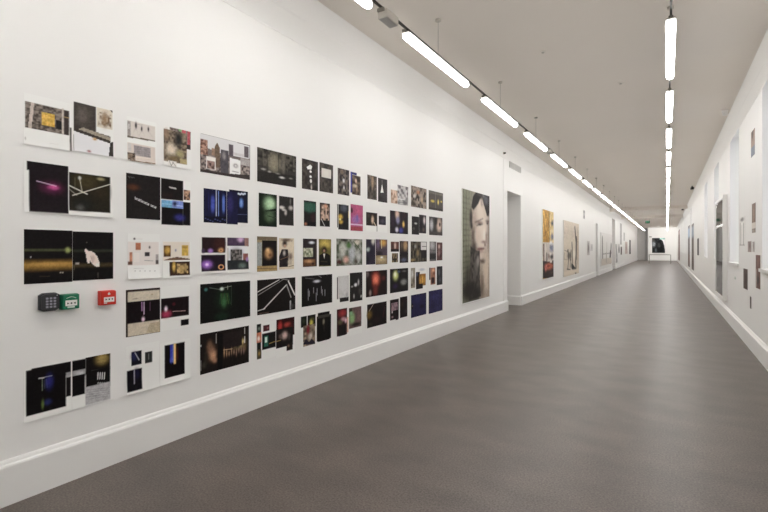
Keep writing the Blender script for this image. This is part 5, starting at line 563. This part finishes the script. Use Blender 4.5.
    ('small_picture', 'picture', None, 'black upright picture near the end of the left wall', 'L', 48.2012, 50.0827, 0.8879, 2.2568, (50, 46, 46), 0.09, 0.0, 0.015, 40.0, [('e', 923.4, 1117.6, 564.4, 133.5, (96, 90, 90), 1)]),
    ('small_photograph', 'photograph', 'small photographs on the right wall', 'narrow photograph high on the right wall, brown above blue-grey', 'R', 7.7645, 8.0932, 2.6919, 3.0497, (150, 124, 110), 0.09, 0.0, 0.004, 6.0, [('r', 328.8, 213.4, 0.0, 357.7, (150, 124, 110), 0), ('e', 138.5, 311.1, 85.0, 83.8, (84, 70, 62), 1), ('r', 328.8, 0.0, 0.0, 133.3, (112, 120, 134), 0)]),
    ('small_photograph', 'photograph', 'small photographs on the right wall', 'white drawing print with dark curved handle shape on the right wall', 'R', 8.6834, 9.3031, 1.4463, 1.9098, (222, 220, 216), 0.09, 0.0, 0.004, 8.0, [('e', 332.4, 419.7, 220.6, 38.2, (130, 126, 122), 1), ('l', 117.6, 358.3, 117.6, 32.0, 80.4, (140, 136, 132)), ('l', 494.5, 340.5, 494.5, 28.5, 73.5, (130, 126, 122)), ('l', 299.2, 317.8, 299.2, 46.3, 55.2, (170, 166, 162)), ('l', 47.4, 16.2, 599.1, 12.2, 19.1, (150, 146, 142))]),
    ('small_photograph', 'photograph', 'small photographs on the right wall', 'tall brown photograph with a pale foot on the right wall', 'R', 7.7085, 8.0147, 1.6224, 2.0261, (128, 104, 90), 0.09, 0.0, 0.004, 8.0, [('e', 168.7, 256.3, 82.4, 110.1, (150, 126, 112), 1), ('r', 306.2, 56.3, 0.0, 139.2, (206, 198, 188), 0), ('r', 306.2, 0.0, 0.0, 44.7, (150, 140, 130), 0)]),
    ('small_photograph', 'photograph', 'small photographs on the right wall', 'small pinkish-grey photograph, left of two side by side on the right wall', 'R', 8.0669, 8.3866, 1.3527, 1.5078, (160, 144, 138), 0.09, 0.0, 0.004, 8.0, [('e', 167.8, 87.8, 73.0, 57.8, (120, 104, 98), 1)]),
    ('small_photograph', 'photograph', 'small photographs on the right wall', 'small pale photograph, right of two side by side on the right wall', 'R', 7.7887, 7.9718, 1.3552, 1.4983, (176, 168, 162), 0.09, 0.0, 0.004, 8.0, [('e', 101.0, 83.4, 49.9, 55.2, (130, 122, 118), 1)]),
    ('small_photograph', 'photograph', 'small photographs on the right wall', 'tall reddish-brown photograph partly behind the near window sill', 'R', 7.3473, 7.6927, 0.8776, 1.3181, (120, 88, 78), 0.09, 0.0, 0.004, 8.0, [('e', 177.0, 349.1, 75.1, 78.8, (140, 106, 98), 1), ('e', 177.0, 112.9, 90.0, 65.6, (70, 56, 52), 1), ('l', 62.6, 239.5, 62.6, 26.0, 46.2, (196, 186, 178))]),
    ('small_photograph', 'photograph', 'small photographs on the right wall', 'dark brown photograph low on the right wall', 'R', 8.4057, 8.8298, 0.7871, 1.0946, (96, 78, 68), 0.09, 0.0, 0.004, 8.0, [('e', 227.8, 169.1, 100.7, 91.2, (74, 58, 52), 1)]),
    ('small_photograph', 'photograph', 'small photographs on the right wall', 'lowest thin dark photograph on the right wall', 'R', 8.0669, 8.1915, 0.5466, 0.7166, (84, 74, 68), 0.09, 0.0, 0.004, 8.0, []),
    ('small_photograph', 'photograph', 'small photographs on the right wall', 'black-edged small picture beyond the third window on the right wall', 'R', 20.1602, 21.1804, 1.1567, 1.7953, (60, 56, 54), 0.09, 0.0, 0.01, 20.0, []),
    ('tall_print', 'print', 'tall dark works far along the right wall', 'tall dark work, nearest of the far right-wall strips', 'R', 23.6621, 25.5798, 0.4374, 2.5349, (112, 98, 84), 0.09, 0.0, 0.02, 40.0, [('r', 1917.7, 1382.0, 0.0, 2097.5, (150, 158, 170), 0.3), ('r', 1917.7, 0.0, 0.0, 733.9, (96, 80, 68), 0.3)]),
    ('tall_print', 'print', 'tall dark works far along the right wall', 'tall work, bluish above and brown below, second far right-wall strip', 'R', 27.729, 29.8701, 0.4393, 2.6319, (116, 104, 98), 0.09, 0.0, 0.02, 40.0, [('r', 2141.2, 1452.2, 0.0, 2192.6, (160, 176, 196), 0.3), ('r', 2141.2, 0.0, 0.0, 795.1, (120, 86, 72), 0.3)]),
    ('tall_print', 'print', 'tall dark works far along the right wall', 'reddish tall work at the far end of the right wall', 'R', 48.9758, 54.8083, 0.2923, 3.229, (128, 92, 84), 0.09, 0.0, 0.02, 60.0, [('r', 5832.5, 2432.8, 0.0, 2936.7, (170, 140, 134), 0.3)]),
]

# ------------------------------------------------------------------ prints, photographs and paintings
def srgb_to_lin(a):
    a = a / 255.0
    return np.where(a <= 0.04045, a / 12.92, ((a + 0.055) / 1.055) ** 2.4)

PAPER = np.array([lin(v) for v in (232, 230, 226)])

def ink(h):
    return np.minimum(np.array([lin(v) for v in h]) * INK_GAIN, 0.88)
INK_GAIN = 1.08

def value_noise(rng, U, V, g):
    gu, gv = U / g, V / g
    iu, iv = np.floor(gu).astype(int), np.floor(gv).astype(int)
    iu0, iv0 = iu.min(), iv.min()
    t = rng.random((iu.max() - iu0 + 2, iv.max() - iv0 + 2))
    fu, fv = gu - iu, gv - iv
    fu, fv = fu * fu * (3 - 2 * fu), fv * fv * (3 - 2 * fv)
    a, c = iu - iu0, iv - iv0
    return (t[a, c] * (1 - fu) + t[a + 1, c] * fu) * (1 - fv) + (t[a, c + 1] * (1 - fu) + t[a + 1, c + 1] * fu) * fv

def ramp(x):
    return np.clip(x, 0, 1)

def paint(w, h, base, grain, feats, res, seed):
    """w, h in mm; returns vertex columns, rows and linear colours of the printed face"""
    nx, ny = max(6, int(round(w / res))), max(8, int(round(h / res)))
    us, vs = np.linspace(0, w, nx + 1), np.linspace(0, h, ny + 1)
    U, V = np.meshgrid(us, vs)
    cell = max(w / nx, h / ny)
    rng = np.random.default_rng(seed)
    C = np.empty(U.shape + (3,)); C[:] = ink(base)
    def blend(m, c):
        C[:] = C * (1 - m[..., None]) + c * m[..., None]
    for f in feats:
        k = f[0]
        if k in 'rn':
            x0, x1 = min(f[1], f[3]), max(f[1], f[3])
            y0, y1 = min(f[2], f[4]), max(f[2], f[4])
            dx, dy = np.minimum(U - x0, x1 - U), np.minimum(V - y0, y1 - V)
            if k == 'r':
                if f[6]:
                    m = ramp(dy / (f[6] * (y1 - y0)))
                    if x1 - x0 < 0.9 * w:
                        m = m * ramp(dx / (f[6] * (x1 - x0)))
                    m = m * m * (3 - 2 * m) * (dx >= -cell * 0.5)
                else:
                    m = ramp(np.minimum(dx, dy) / cell + 0.5)
                blend(m, ink(f[5]))
            else:
                m = ramp(np.minimum(dx, dy) / cell + 0.5)
                t = ramp((value_noise(rng, U, V, max(f[7], cell * 1.2)) - 0.5) * 1.6 + 0.5)
                c = ink(f[5]) * (1 - t[..., None]) + ink(f[6]) * t[..., None]
                C[:] = C * (1 - m[..., None]) + c * m[..., None]
        elif k == 'e':
            d = np.sqrt(((U - f[1]) / max(f[3], cell * 0.6)) ** 2 + ((V - f[2]) / max(f[4], cell * 0.6)) ** 2)
            s = f[6]
            if s >= 1:
                m = np.exp(-1.2 * d ** 3)
            else:
                m = ramp((1 + 0.25 * s - d) / max(0.9 * s, 0.05))
                m = m * m * (3 - 2 * m)
            blend(m, ink(f[5]))
        elif k == 'l':
            ax, ay, bx, by = f[1:5]
            ex, ey = bx - ax, by - ay
            t = ramp(((U - ax) * ex + (V - ay) * ey) / max(ex * ex + ey * ey, 1e-6))
            d = np.hypot(U - ax - t * ex, V - ay - t * ey)
            hwid = f[5] * 0.33
            blend(ramp((hwid - d) / cell + 0.5) * min(1.0, 0.35 + 2 * hwid / cell), ink(f[6]))
        elif k == 'p':
            pts = f[2]
            ins = np.zeros(U.shape, bool)
            for i in range(len(pts)):
                (ax, ay), (bx, by) = pts[i - 1], pts[i]
                if ay != by:
                    ins ^= ((V < ay) != (V < by)) & (U < (bx - ax) * (V - ay) / (by - ay) + ax)
            blend(ins * 1.0, ink(f[1]))
        elif k == 'blur':
            for _ in range(int(f[1])):
                P = np.pad(C, ((1, 1), (1, 1), (0, 0)), 'edge')
                C[:] = (P[:-2, 1:-1] + P[2:, 1:-1] + P[1:-1, :-2] + P[1:-1, 2:] + 2 * C) / 6
    if grain:                      # photographic unevenness inside the pictures, not on blank paper
        lum = C.mean(-1)
        k = ramp((0.62 - lum) / 0.15)
        g = (value_noise(rng, U, V, max(5.0, cell * 1.3)) - 0.5) * 0.7 + (value_noise(rng, U, V, max(16.0, cell * 3.5)) - 0.5) * 0.6
        C *= (1 + 5.0 * grain * g * k)[..., None]
        C += (grain * 0.04 * k * value_noise(rng, U, V, max(9.0, cell * 2)) ** 3)[..., None]
    lum = C.mean(-1, keepdims=True)
    C = lum + 0.88 * (C - lum)
    return nx, ny, U, V, np.clip(C * (1 - 0.35 * ramp((0.20 - lum) / 0.2) + 0.12 * ramp((lum - 0.25) / 0.2)), 0.003, 0.9)

def print_mesh(name, w, h, t, base, grain, curl, feats, res, seed):
    nx, ny, U, V, C = paint(w * 1000, h * 1000, base, grain, feats, res, seed)
    U, V = U / 1000 - w / 2, V / 1000
    lift = curl * ramp((0.35 * h - V) / (0.35 * h)) ** 2
    Z = np.full(U.shape, t + 0.0006) + lift
    front = np.stack([U, V, Z], -1).reshape(-1, 3)
    n = nx + 1
    idx = np.arange((ny + 1) * n).reshape(ny + 1, n)
    quads = np.stack([idx[:-1, :-1], idx[:-1, 1:], idx[1:, 1:], idx[1:, :-1]], -1).reshape(-1, 4)
    ring = list(idx[0, :-1]) + list(idx[:-1, -1]) + list(idx[-1, :0:-1]) + list(idx[:0:-1, 0])
    k = len(front)
    edge_f = front[ring]
    edge_b = edge_f.copy(); edge_b[:, 2] -= t
    verts = np.concatenate([front, edge_f, edge_b])
    L = len(ring)
    faces = quads.tolist()
    faces += [(k + i, k + L + i, k + L + (i + 1) % L, k + (i + 1) % L) for i in range(L)]
    pos = {int(q): i for i, q in enumerate(ring)}
    for j in range(ny):
        q = [pos[int(idx[j, 0])], pos[int(idx[j + 1, 0])], pos[int(idx[j + 1, -1])], pos[int(idx[j, -1])]]
        faces.append(tuple(k + L + i for i in q))
    me = bpy.data.meshes.new(name)
    me.from_pydata(verts.tolist(), [], faces)
    a = me.color_attributes.new('ink', 'FLOAT_COLOR', 'POINT')
    cols = np.ones((len(verts), 4), np.float32)
    cols[:k, :3] = C.reshape(-1, 3)
    cols[k:, :3] = PAPER
    a.data.foreach_set('color', cols.ravel())
    me.update()
    return me

def hang(name, cat, group, label, loc, rot, w, h, t, base, grain, curl, feats, res):
    me = print_mesh(name, w, h, t, base, grain, curl, feats, res, zlib.crc32(label.encode()))
    return tag(link(name, me, M['print'], None, loc, rot), label, cat, group)

for (name, cat, group, label, side, s0, s1, h0, h1, base, grain, curl, t, res, feats) in PRINTS:
    loc = (XL if side == 'L' else XR, (s0 + s1) / 2, h0)
    hang(name, cat, group, label, loc, FACE_LEFT if side == 'L' else FACE_RIGHT, s1 - s0, h1 - h0, t, base, grain, curl, feats, res)

# the dark picture on the end wall
hang('painting', 'painting', None, 'large dark picture of a hunched black form on the end wall', (-0.855, Y1, 0.91), FACE_END, 1.31, 1.78, 0.03, (46, 48, 50), 0.3, 0,
     [('e', 800, 700, 340, 900, (28, 28, 30), 0.5), ('e', 700, 900, 160, 300, (74, 76, 76), 1), ('e', 170, 1050, 170, 330, (154, 160, 164), 1), ('e', 130, 1500, 120, 160, (106, 102, 96), 1),
      ('e', 380, 300, 120, 260, (92, 100, 104), 1), ('p', (228, 228, 224), [(770, 1780), (1100, 1400), (1230, 900), (1290, 450), (1310, 300), (1310, 1780)]), ('r', 780, 1600, 1310, 1780, (156, 196, 186), 0),
      ('r', 0, 0, 1310, 40, (38, 34, 31), 0)], 20.0)

# ------------------------------------------------------------------ keypad, call points, caption card on the left wall
def on_left(name, y, z):
    return empty(name, (XL, y, z), FACE_LEFT)

k = on_left('keypad', 1.102, 1.037); tag(k, 'dark grey door keypad with metal keys beside the green call point', 'keypad')
b = MB()
b.prism([(-0.050, 0.012), (-0.030, 0.0), (0.030, 0.0), (0.050, 0.012), (0.050, 0.094), (0.030, 0.106), (-0.030, 0.106), (-0.050, 0.094)], 'z', 0.0, 0.026)
b.build('back_box', M['dark_plastic'], k, bevel=0.003)
b = MB()
b.prism([(-0.044, 0.016), (-0.026, 0.005), (0.030, 0.005), (0.046, 0.016), (0.046, 0.090), (0.030, 0.101), (-0.026, 0.101), (-0.044, 0.090)], 'z', 0.026, 0.040)
b.build('face_plate', M['dark_plastic'], k, bevel=0.004)
key_me = MB().box(-0.0062, 0.0062, -0.0055, 0.0055, 0, 0.004).mesh('key', bevel=0.0015)
for r in range(4):
    for c in range(3):
        link('key', key_me, M['key'], k, (-0.018 + c * 0.019, 0.026 + r * 0.0165, 0.040))
b = MB(); b.tube((0.032, 0.091, 0.040), (0.032, 0.091, 0.0415), 0.0025); b.build('status_light', M['print_pale'], k)

def call_point(name, y, z, m, label, red):
    o = on_left(name, y, z); tag(o, label, 'call point')
    b = MB(); b.box(-0.046, 0.046, 0.0, 0.092, 0.0, 0.030); b.build('back_box', m, o, bevel=0.004)
    b = MB(); b.box(-0.044, 0.044, 0.002, 0.090, 0.030, 0.050); b.build('face', m, o, bevel=0.005)
    p = MB().box(-0.031, 0.031, 0.020 if red else 0.022, 0.052 if red else 0.056, 0.050, 0.0525).build('press_plate', M['white_plastic'], o, bevel=0.001)
    zc = 0.038
    for s in (-1, 1):
        MB().prism([(s * 0.022, zc - 0.006), (s * 0.022, zc + 0.006), (s * 0.011, zc)], 'z', 0.0525, 0.0529).build('arrow_mark', M['print_black'], p)
    MB().tube((0, zc, 0.0525), (0, zc, 0.0529), 0.0048, 12).build('dot_mark', M['print_black'], p)
    if red:
        MB().prism([(-0.007, 0.066), (0.007, 0.066), (0.007, 0.075), (0.0, 0.082), (-0.007, 0.075)], 'z', 0.050, 0.0504).build('house_mark', M['print_pale'], o)
        MB().box(-0.030, -0.012, 0.012, 0.018, 0.050, 0.0504).build('key_slot', M['print_pale'], o)
    else:
        pts = [(-0.026 + i * 0.0065, 0.068 + 0.009 * math.sin(math.pi * i / 8)) for i in range(9)]
        MB().prism(pts + [(x, y_ - 0.0028) for x, y_ in reversed(pts)], 'z', 0.050, 0.0504).build('lettering_arc', M['print_pale'], o)
        MB().box(-0.020, 0.018, 0.010, 0.020, 0.050, 0.0515).build('lower_tab', M['print_pale'], o, bevel=0.0005)
call_point('door_release', 1.203, 1.037, M['green'], 'green emergency door release box next to the dark keypad', False)
call_point('fire_call_point', 1.415, 1.040, M['red'], 'red fire alarm call point on the left wall', True)

c = on_left('caption_card', 0.83, 1.345); tag(c, 'small white caption card at the far left of the wall', 'caption card')
MB().box(-0.085, 0.085, 0, 0.098, 0.0005, 0.0025).build('card', M['wall'], c)
for i in range(4):
    MB().box(-0.07, 0.05 - 0.02 * (i % 2), 0.022 + i * 0.017, 0.024 + i * 0.017, 0.0025, 0.0027).build('text_line', M['grille'], c)

# ------------------------------------------------------------------ grille, sensors and cameras
g = on_left('vent_grille', 10.51, 3.272); g.location.x = XL + 0.004
tag(g, 'pale louvred vent grille above the first doorway', 'vent grille')
b = MB(); b.box(-0.47, 0.47, 0, 0.14, 0.0, 0.004); b.build('backing', M['grille_dark'], g)
b = MB(); b.box(-0.47, 0.47, 0, 0.015, 0.004, 0.014).box(-0.47, 0.47, 0.125, 0.14, 0.004, 0.014).box(-0.47, -0.45, 0.015, 0.125, 0.004, 0.014).box(0.45, 0.47, 0.015, 0.125, 0.004, 0.014)
b.build('frame', M['grille'], g)
slat = MB().prism([(-0.006, 0.004), (0.003, 0.012), (0.0055, 0.011), (-0.0035, 0.004)], 'x', -0.45, 0.45).mesh('slat')
for i in range(8):
    link('slat', slat, M['grille'], g, (0, 0.0225 + i * 0.0136, 0))

def small_camera(name, loc, rz, label, m):
    o = empty(name, loc, (0, 0, rz)); tag(o, label, 'sensor', 'small wall sensors under the ceiling')
    MB().box(-0.03, 0.03, -0.04, 0.04, -0.02, 0.0).build('bracket', m, o, bevel=0.004)
    MB().tube((0, 0, -0.02), (0, 0, -0.05), 0.012).build('stem', m, o)
    b = MB().box(-0.05, 0.05, -0.10, 0.10, -0.14, -0.05).build('body', m, o, bevel=0.012)
    MB().tube((0, -0.10, -0.095), (0, -0.112, -0.095), 0.032, 14).build('lens', M['print_black'], o)
small_camera('security_camera', (0.86, 21.8, CEIL), 0.1, 'dark camera under the ceiling by the right wall, the nearer dark one', M['dark_plastic'])
small_camera('security_camera', (0.82, 33.2, CEIL), 0.1, 'dark camera under the ceiling by the right wall, farther along', M['dark_plastic'])
small_camera('security_camera', (-2.90, 31.6, CEIL), -0.1, 'dark camera under the ceiling above the tall left opening', M['dark_plastic'])
o = empty('motion_sensor', (0.90, 10.2, CEIL)); tag(o, 'pale motion sensor under the ceiling at the right wall', 'sensor', 'small wall sensors under the ceiling')
MB().box(-0.05, 0.05, -0.04, 0.04, -0.03, 0.0).build('base', M['white_plastic'], o, bevel=0.006)
MB().prism([(-0.035, -0.10), (0.035, -0.10), (0.045, -0.03), (-0.045, -0.03)], 'y', -0.03, 0.03).build('body', M['white_plastic'], o, bevel=0.008)
o = on_left('wall_sensor', 9.62, 3.49); o.location.x = XL + 0.006; tag(o, 'tiny dark sensor at the corner of the first door surround', 'sensor')
MB().box(-0.03, 0.03, 0, 0.05, 0, 0.012).build('base', M['pale_plastic'], o, bevel=0.003)
MB().tube((0, 0.025, 0.012), (0, 0.025, 0.05), 0.018, 12).build('lens', M['dark_plastic'], o)
for x, y, lab in ((-0.60, 7.66, 'small round ceiling sensor nearest the right row of lights'), (-1.35, 5.9, 'small round ceiling sensor nearer the left row of lights')):
    o = empty('ceiling_sensor', (x, y, CEIL)); tag(o, lab, 'sensor', 'round ceiling sensors')
    MB().tube((0, 0, -0.008), (0, 0, 0), 0.04, 20).build('base', M['ceiling'], o)
    MB().tube((0, 0, -0.018), (0, 0, -0.008), 0.018, 16).build('lens', M['pale_plastic'], o)

# ------------------------------------------------------------------ framed glazed panel on the right wall
FW, FH, FD = 1.70, 2.12, 0.075
p = empty('glazed_frame', (XR, 11.88, 0.36), FACE_RIGHT); tag(p, 'tall white framed glazed panel between two windows on the right wall', 'framed panel')
MB().box(-FW / 2, -FW / 2 + 0.07, 0, FH, 0.0, FD).build('stile', M['trim'], p, bevel=0.006)
MB().box(FW / 2 - 0.07, FW / 2, 0, FH, 0.0, FD).build('stile', M['trim'], p, bevel=0.006)
for z0, z1 in ((0, 0.07), (FH - 0.07, FH)):
    MB().box(-FW / 2 + 0.07, FW / 2 - 0.07, z0, z1, 0.0, FD).build('rail', M['trim'], p, bevel=0.006)
MB().box(-FW / 2 + 0.07, FW / 2 - 0.07, 1.50, 1.53, 0.0, FD - 0.01).build('glazing_bar', M['trim'], p, bevel=0.004)
MB().box(-FW / 2 + 0.07, FW / 2 - 0.07, 0.72, FH - 0.07, 0.002, 0.052).build('upper_panel', M['panel_upper'], p)
MB().box(-FW / 2 + 0.07, FW / 2 - 0.07, 0.07, 0.72, 0.002, 0.052).build('lower_panel', M['panel_lower'], p)
for z0, z1 in ((0.07, 1.50), (1.53, FH - 0.07)):
    MB().box(-FW / 2 + 0.07, FW / 2 - 0.07, z0, z1, 0.060, 0.064).build('pane', M['glass'], p)

c = empty('caption_card', (XR, 9.85, 0.86), FACE_RIGHT); tag(c, 'small grey caption label under the window sill on the right wall', 'caption card')
MB().box(-0.09, 0.09, 0, 0.05, 0.0005, 0.003).build('card', M['print_pale'], c)
MB().box(-0.06, 0.06, 0.015, 0.03, 0.003, 0.0034).build('text_line', M['print_grey'], c)

# ------------------------------------------------------------------ far end: table, exit sign, end wall caption
t = empty('console_table', (-0.57, 48.7, 0)); tag(t, 'long thin-legged table standing in front of the dark end picture', 'table')
MB().box(-0.89, 0.89, -0.02, 0.58, 0.86, 0.91).build('table_top', M['white_plastic'], t, bevel=0.006)
MB().box(-0.80, 0.80, 0.0, 0.56, 0.82, 0.86).build('apron', M['dark_wood'], t)
for sx in (-1, 1):
    for yy in (0.01, 0.55):
        MB().box(sx * 0.86 - 0.028, sx * 0.86 + 0.028, yy - 0.028, yy + 0.028, 0.0, 0.86).build('leg', M['steel'], t)

e = empty('exit_sign', (-1.335, 41.9, 3.49)); tag(e, 'hanging green exit sign under the far ceiling', 'exit sign')
MB().box(-0.16, 0.16, -0.03, 0.03, 0, 0.20).build('body', M['dark_plastic'], e, bevel=0.006)
fc = MB().box(-0.145, 0.145, -0.034, -0.030, 0.015, 0.185).build('face', M['exit_face'], e)
MB().prism([(-0.09, 0.10), (-0.05, 0.135), (-0.05, 0.112), (0.0, 0.112), (0.0, 0.088), (-0.05, 0.088), (-0.05, 0.065)], 'y', -0.036, -0.034).build('arrow_mark', M['print_pale'], fc)
m_ = MB().tube((0.075, -0.036, 0.150), (0.075, -0.034, 0.150), 0.013, 12)
m_.prism([(0.062, 0.135), (0.085, 0.130), (0.080, 0.095), (0.100, 0.060), (0.088, 0.055), (0.066, 0.088), (0.045, 0.060), (0.036, 0.068), (0.056, 0.098), (0.060, 0.120), (0.040, 0.110), (0.036, 0.118)], 'y', -0.036, -0.034)
m_.build('running_figure_mark', M['print_pale'], fc)
for sx in (-0.12, 0.12):
    MB().tube((sx, 0, 0.20), (sx, 0, CEIL - 3.49), 0.006).build('hanging_rod', M['steel'], e)

c = empty('caption_card', (-1.68, Y1, 2.78), FACE_END); tag(c, 'small grey sign high on the end wall', 'caption card')
MB().box(-0.14, 0.14, 0, 0.12, 0.001, 0.012).build('card', M['print_grey'], c)
MB().box(-0.10, 0.10, 0.045, 0.07, 0.012, 0.0125).build('text_line', M['print_black'], c)

# ------------------------------------------------------------------ unseen spotlights added on the ceiling to brighten the end wall
for k, (x, y, lab) in enumerate(((-0.75, 57.4, 'added white fill spotlight brightening the end wall, the left one'), (0.45, 57.4, 'added white fill spotlight brightening the end wall, the right one'))):
    o = empty('added_spotlight', (x, y, CEIL)); tag(o, lab, 'spotlight', 'added fill spotlights at the far end of the corridor')
    MB().tube((0, 0, -0.03), (0, 0, 0), 0.05, 14).build('mount', M['white_plastic'], o)
    MB().tube((0, 0, -0.12), (0, 0, -0.03), 0.010, 8).build('stem', M['white_plastic'], o)
    hd = MB().tube((0, -0.07, -0.10), (0, 0.07, -0.17), 0.045, 14).build('head', M['white_plastic'], o)
    ld = bpy.data.lights.new('spot', 'SPOT')
    ld.energy, ld.spot_size, ld.spot_blend, ld.shadow_soft_size, ld.color = END_FILL_W, R(100), 0.8, 0.04, TUBE_COLOUR
    lo = bpy.data.objects.new('fill_lamp', ld); col.objects.link(lo); lo.parent = o
    lo.location = (0, 0.085, -0.178)
    lo.rotation_euler = (R(68), 0, 0)
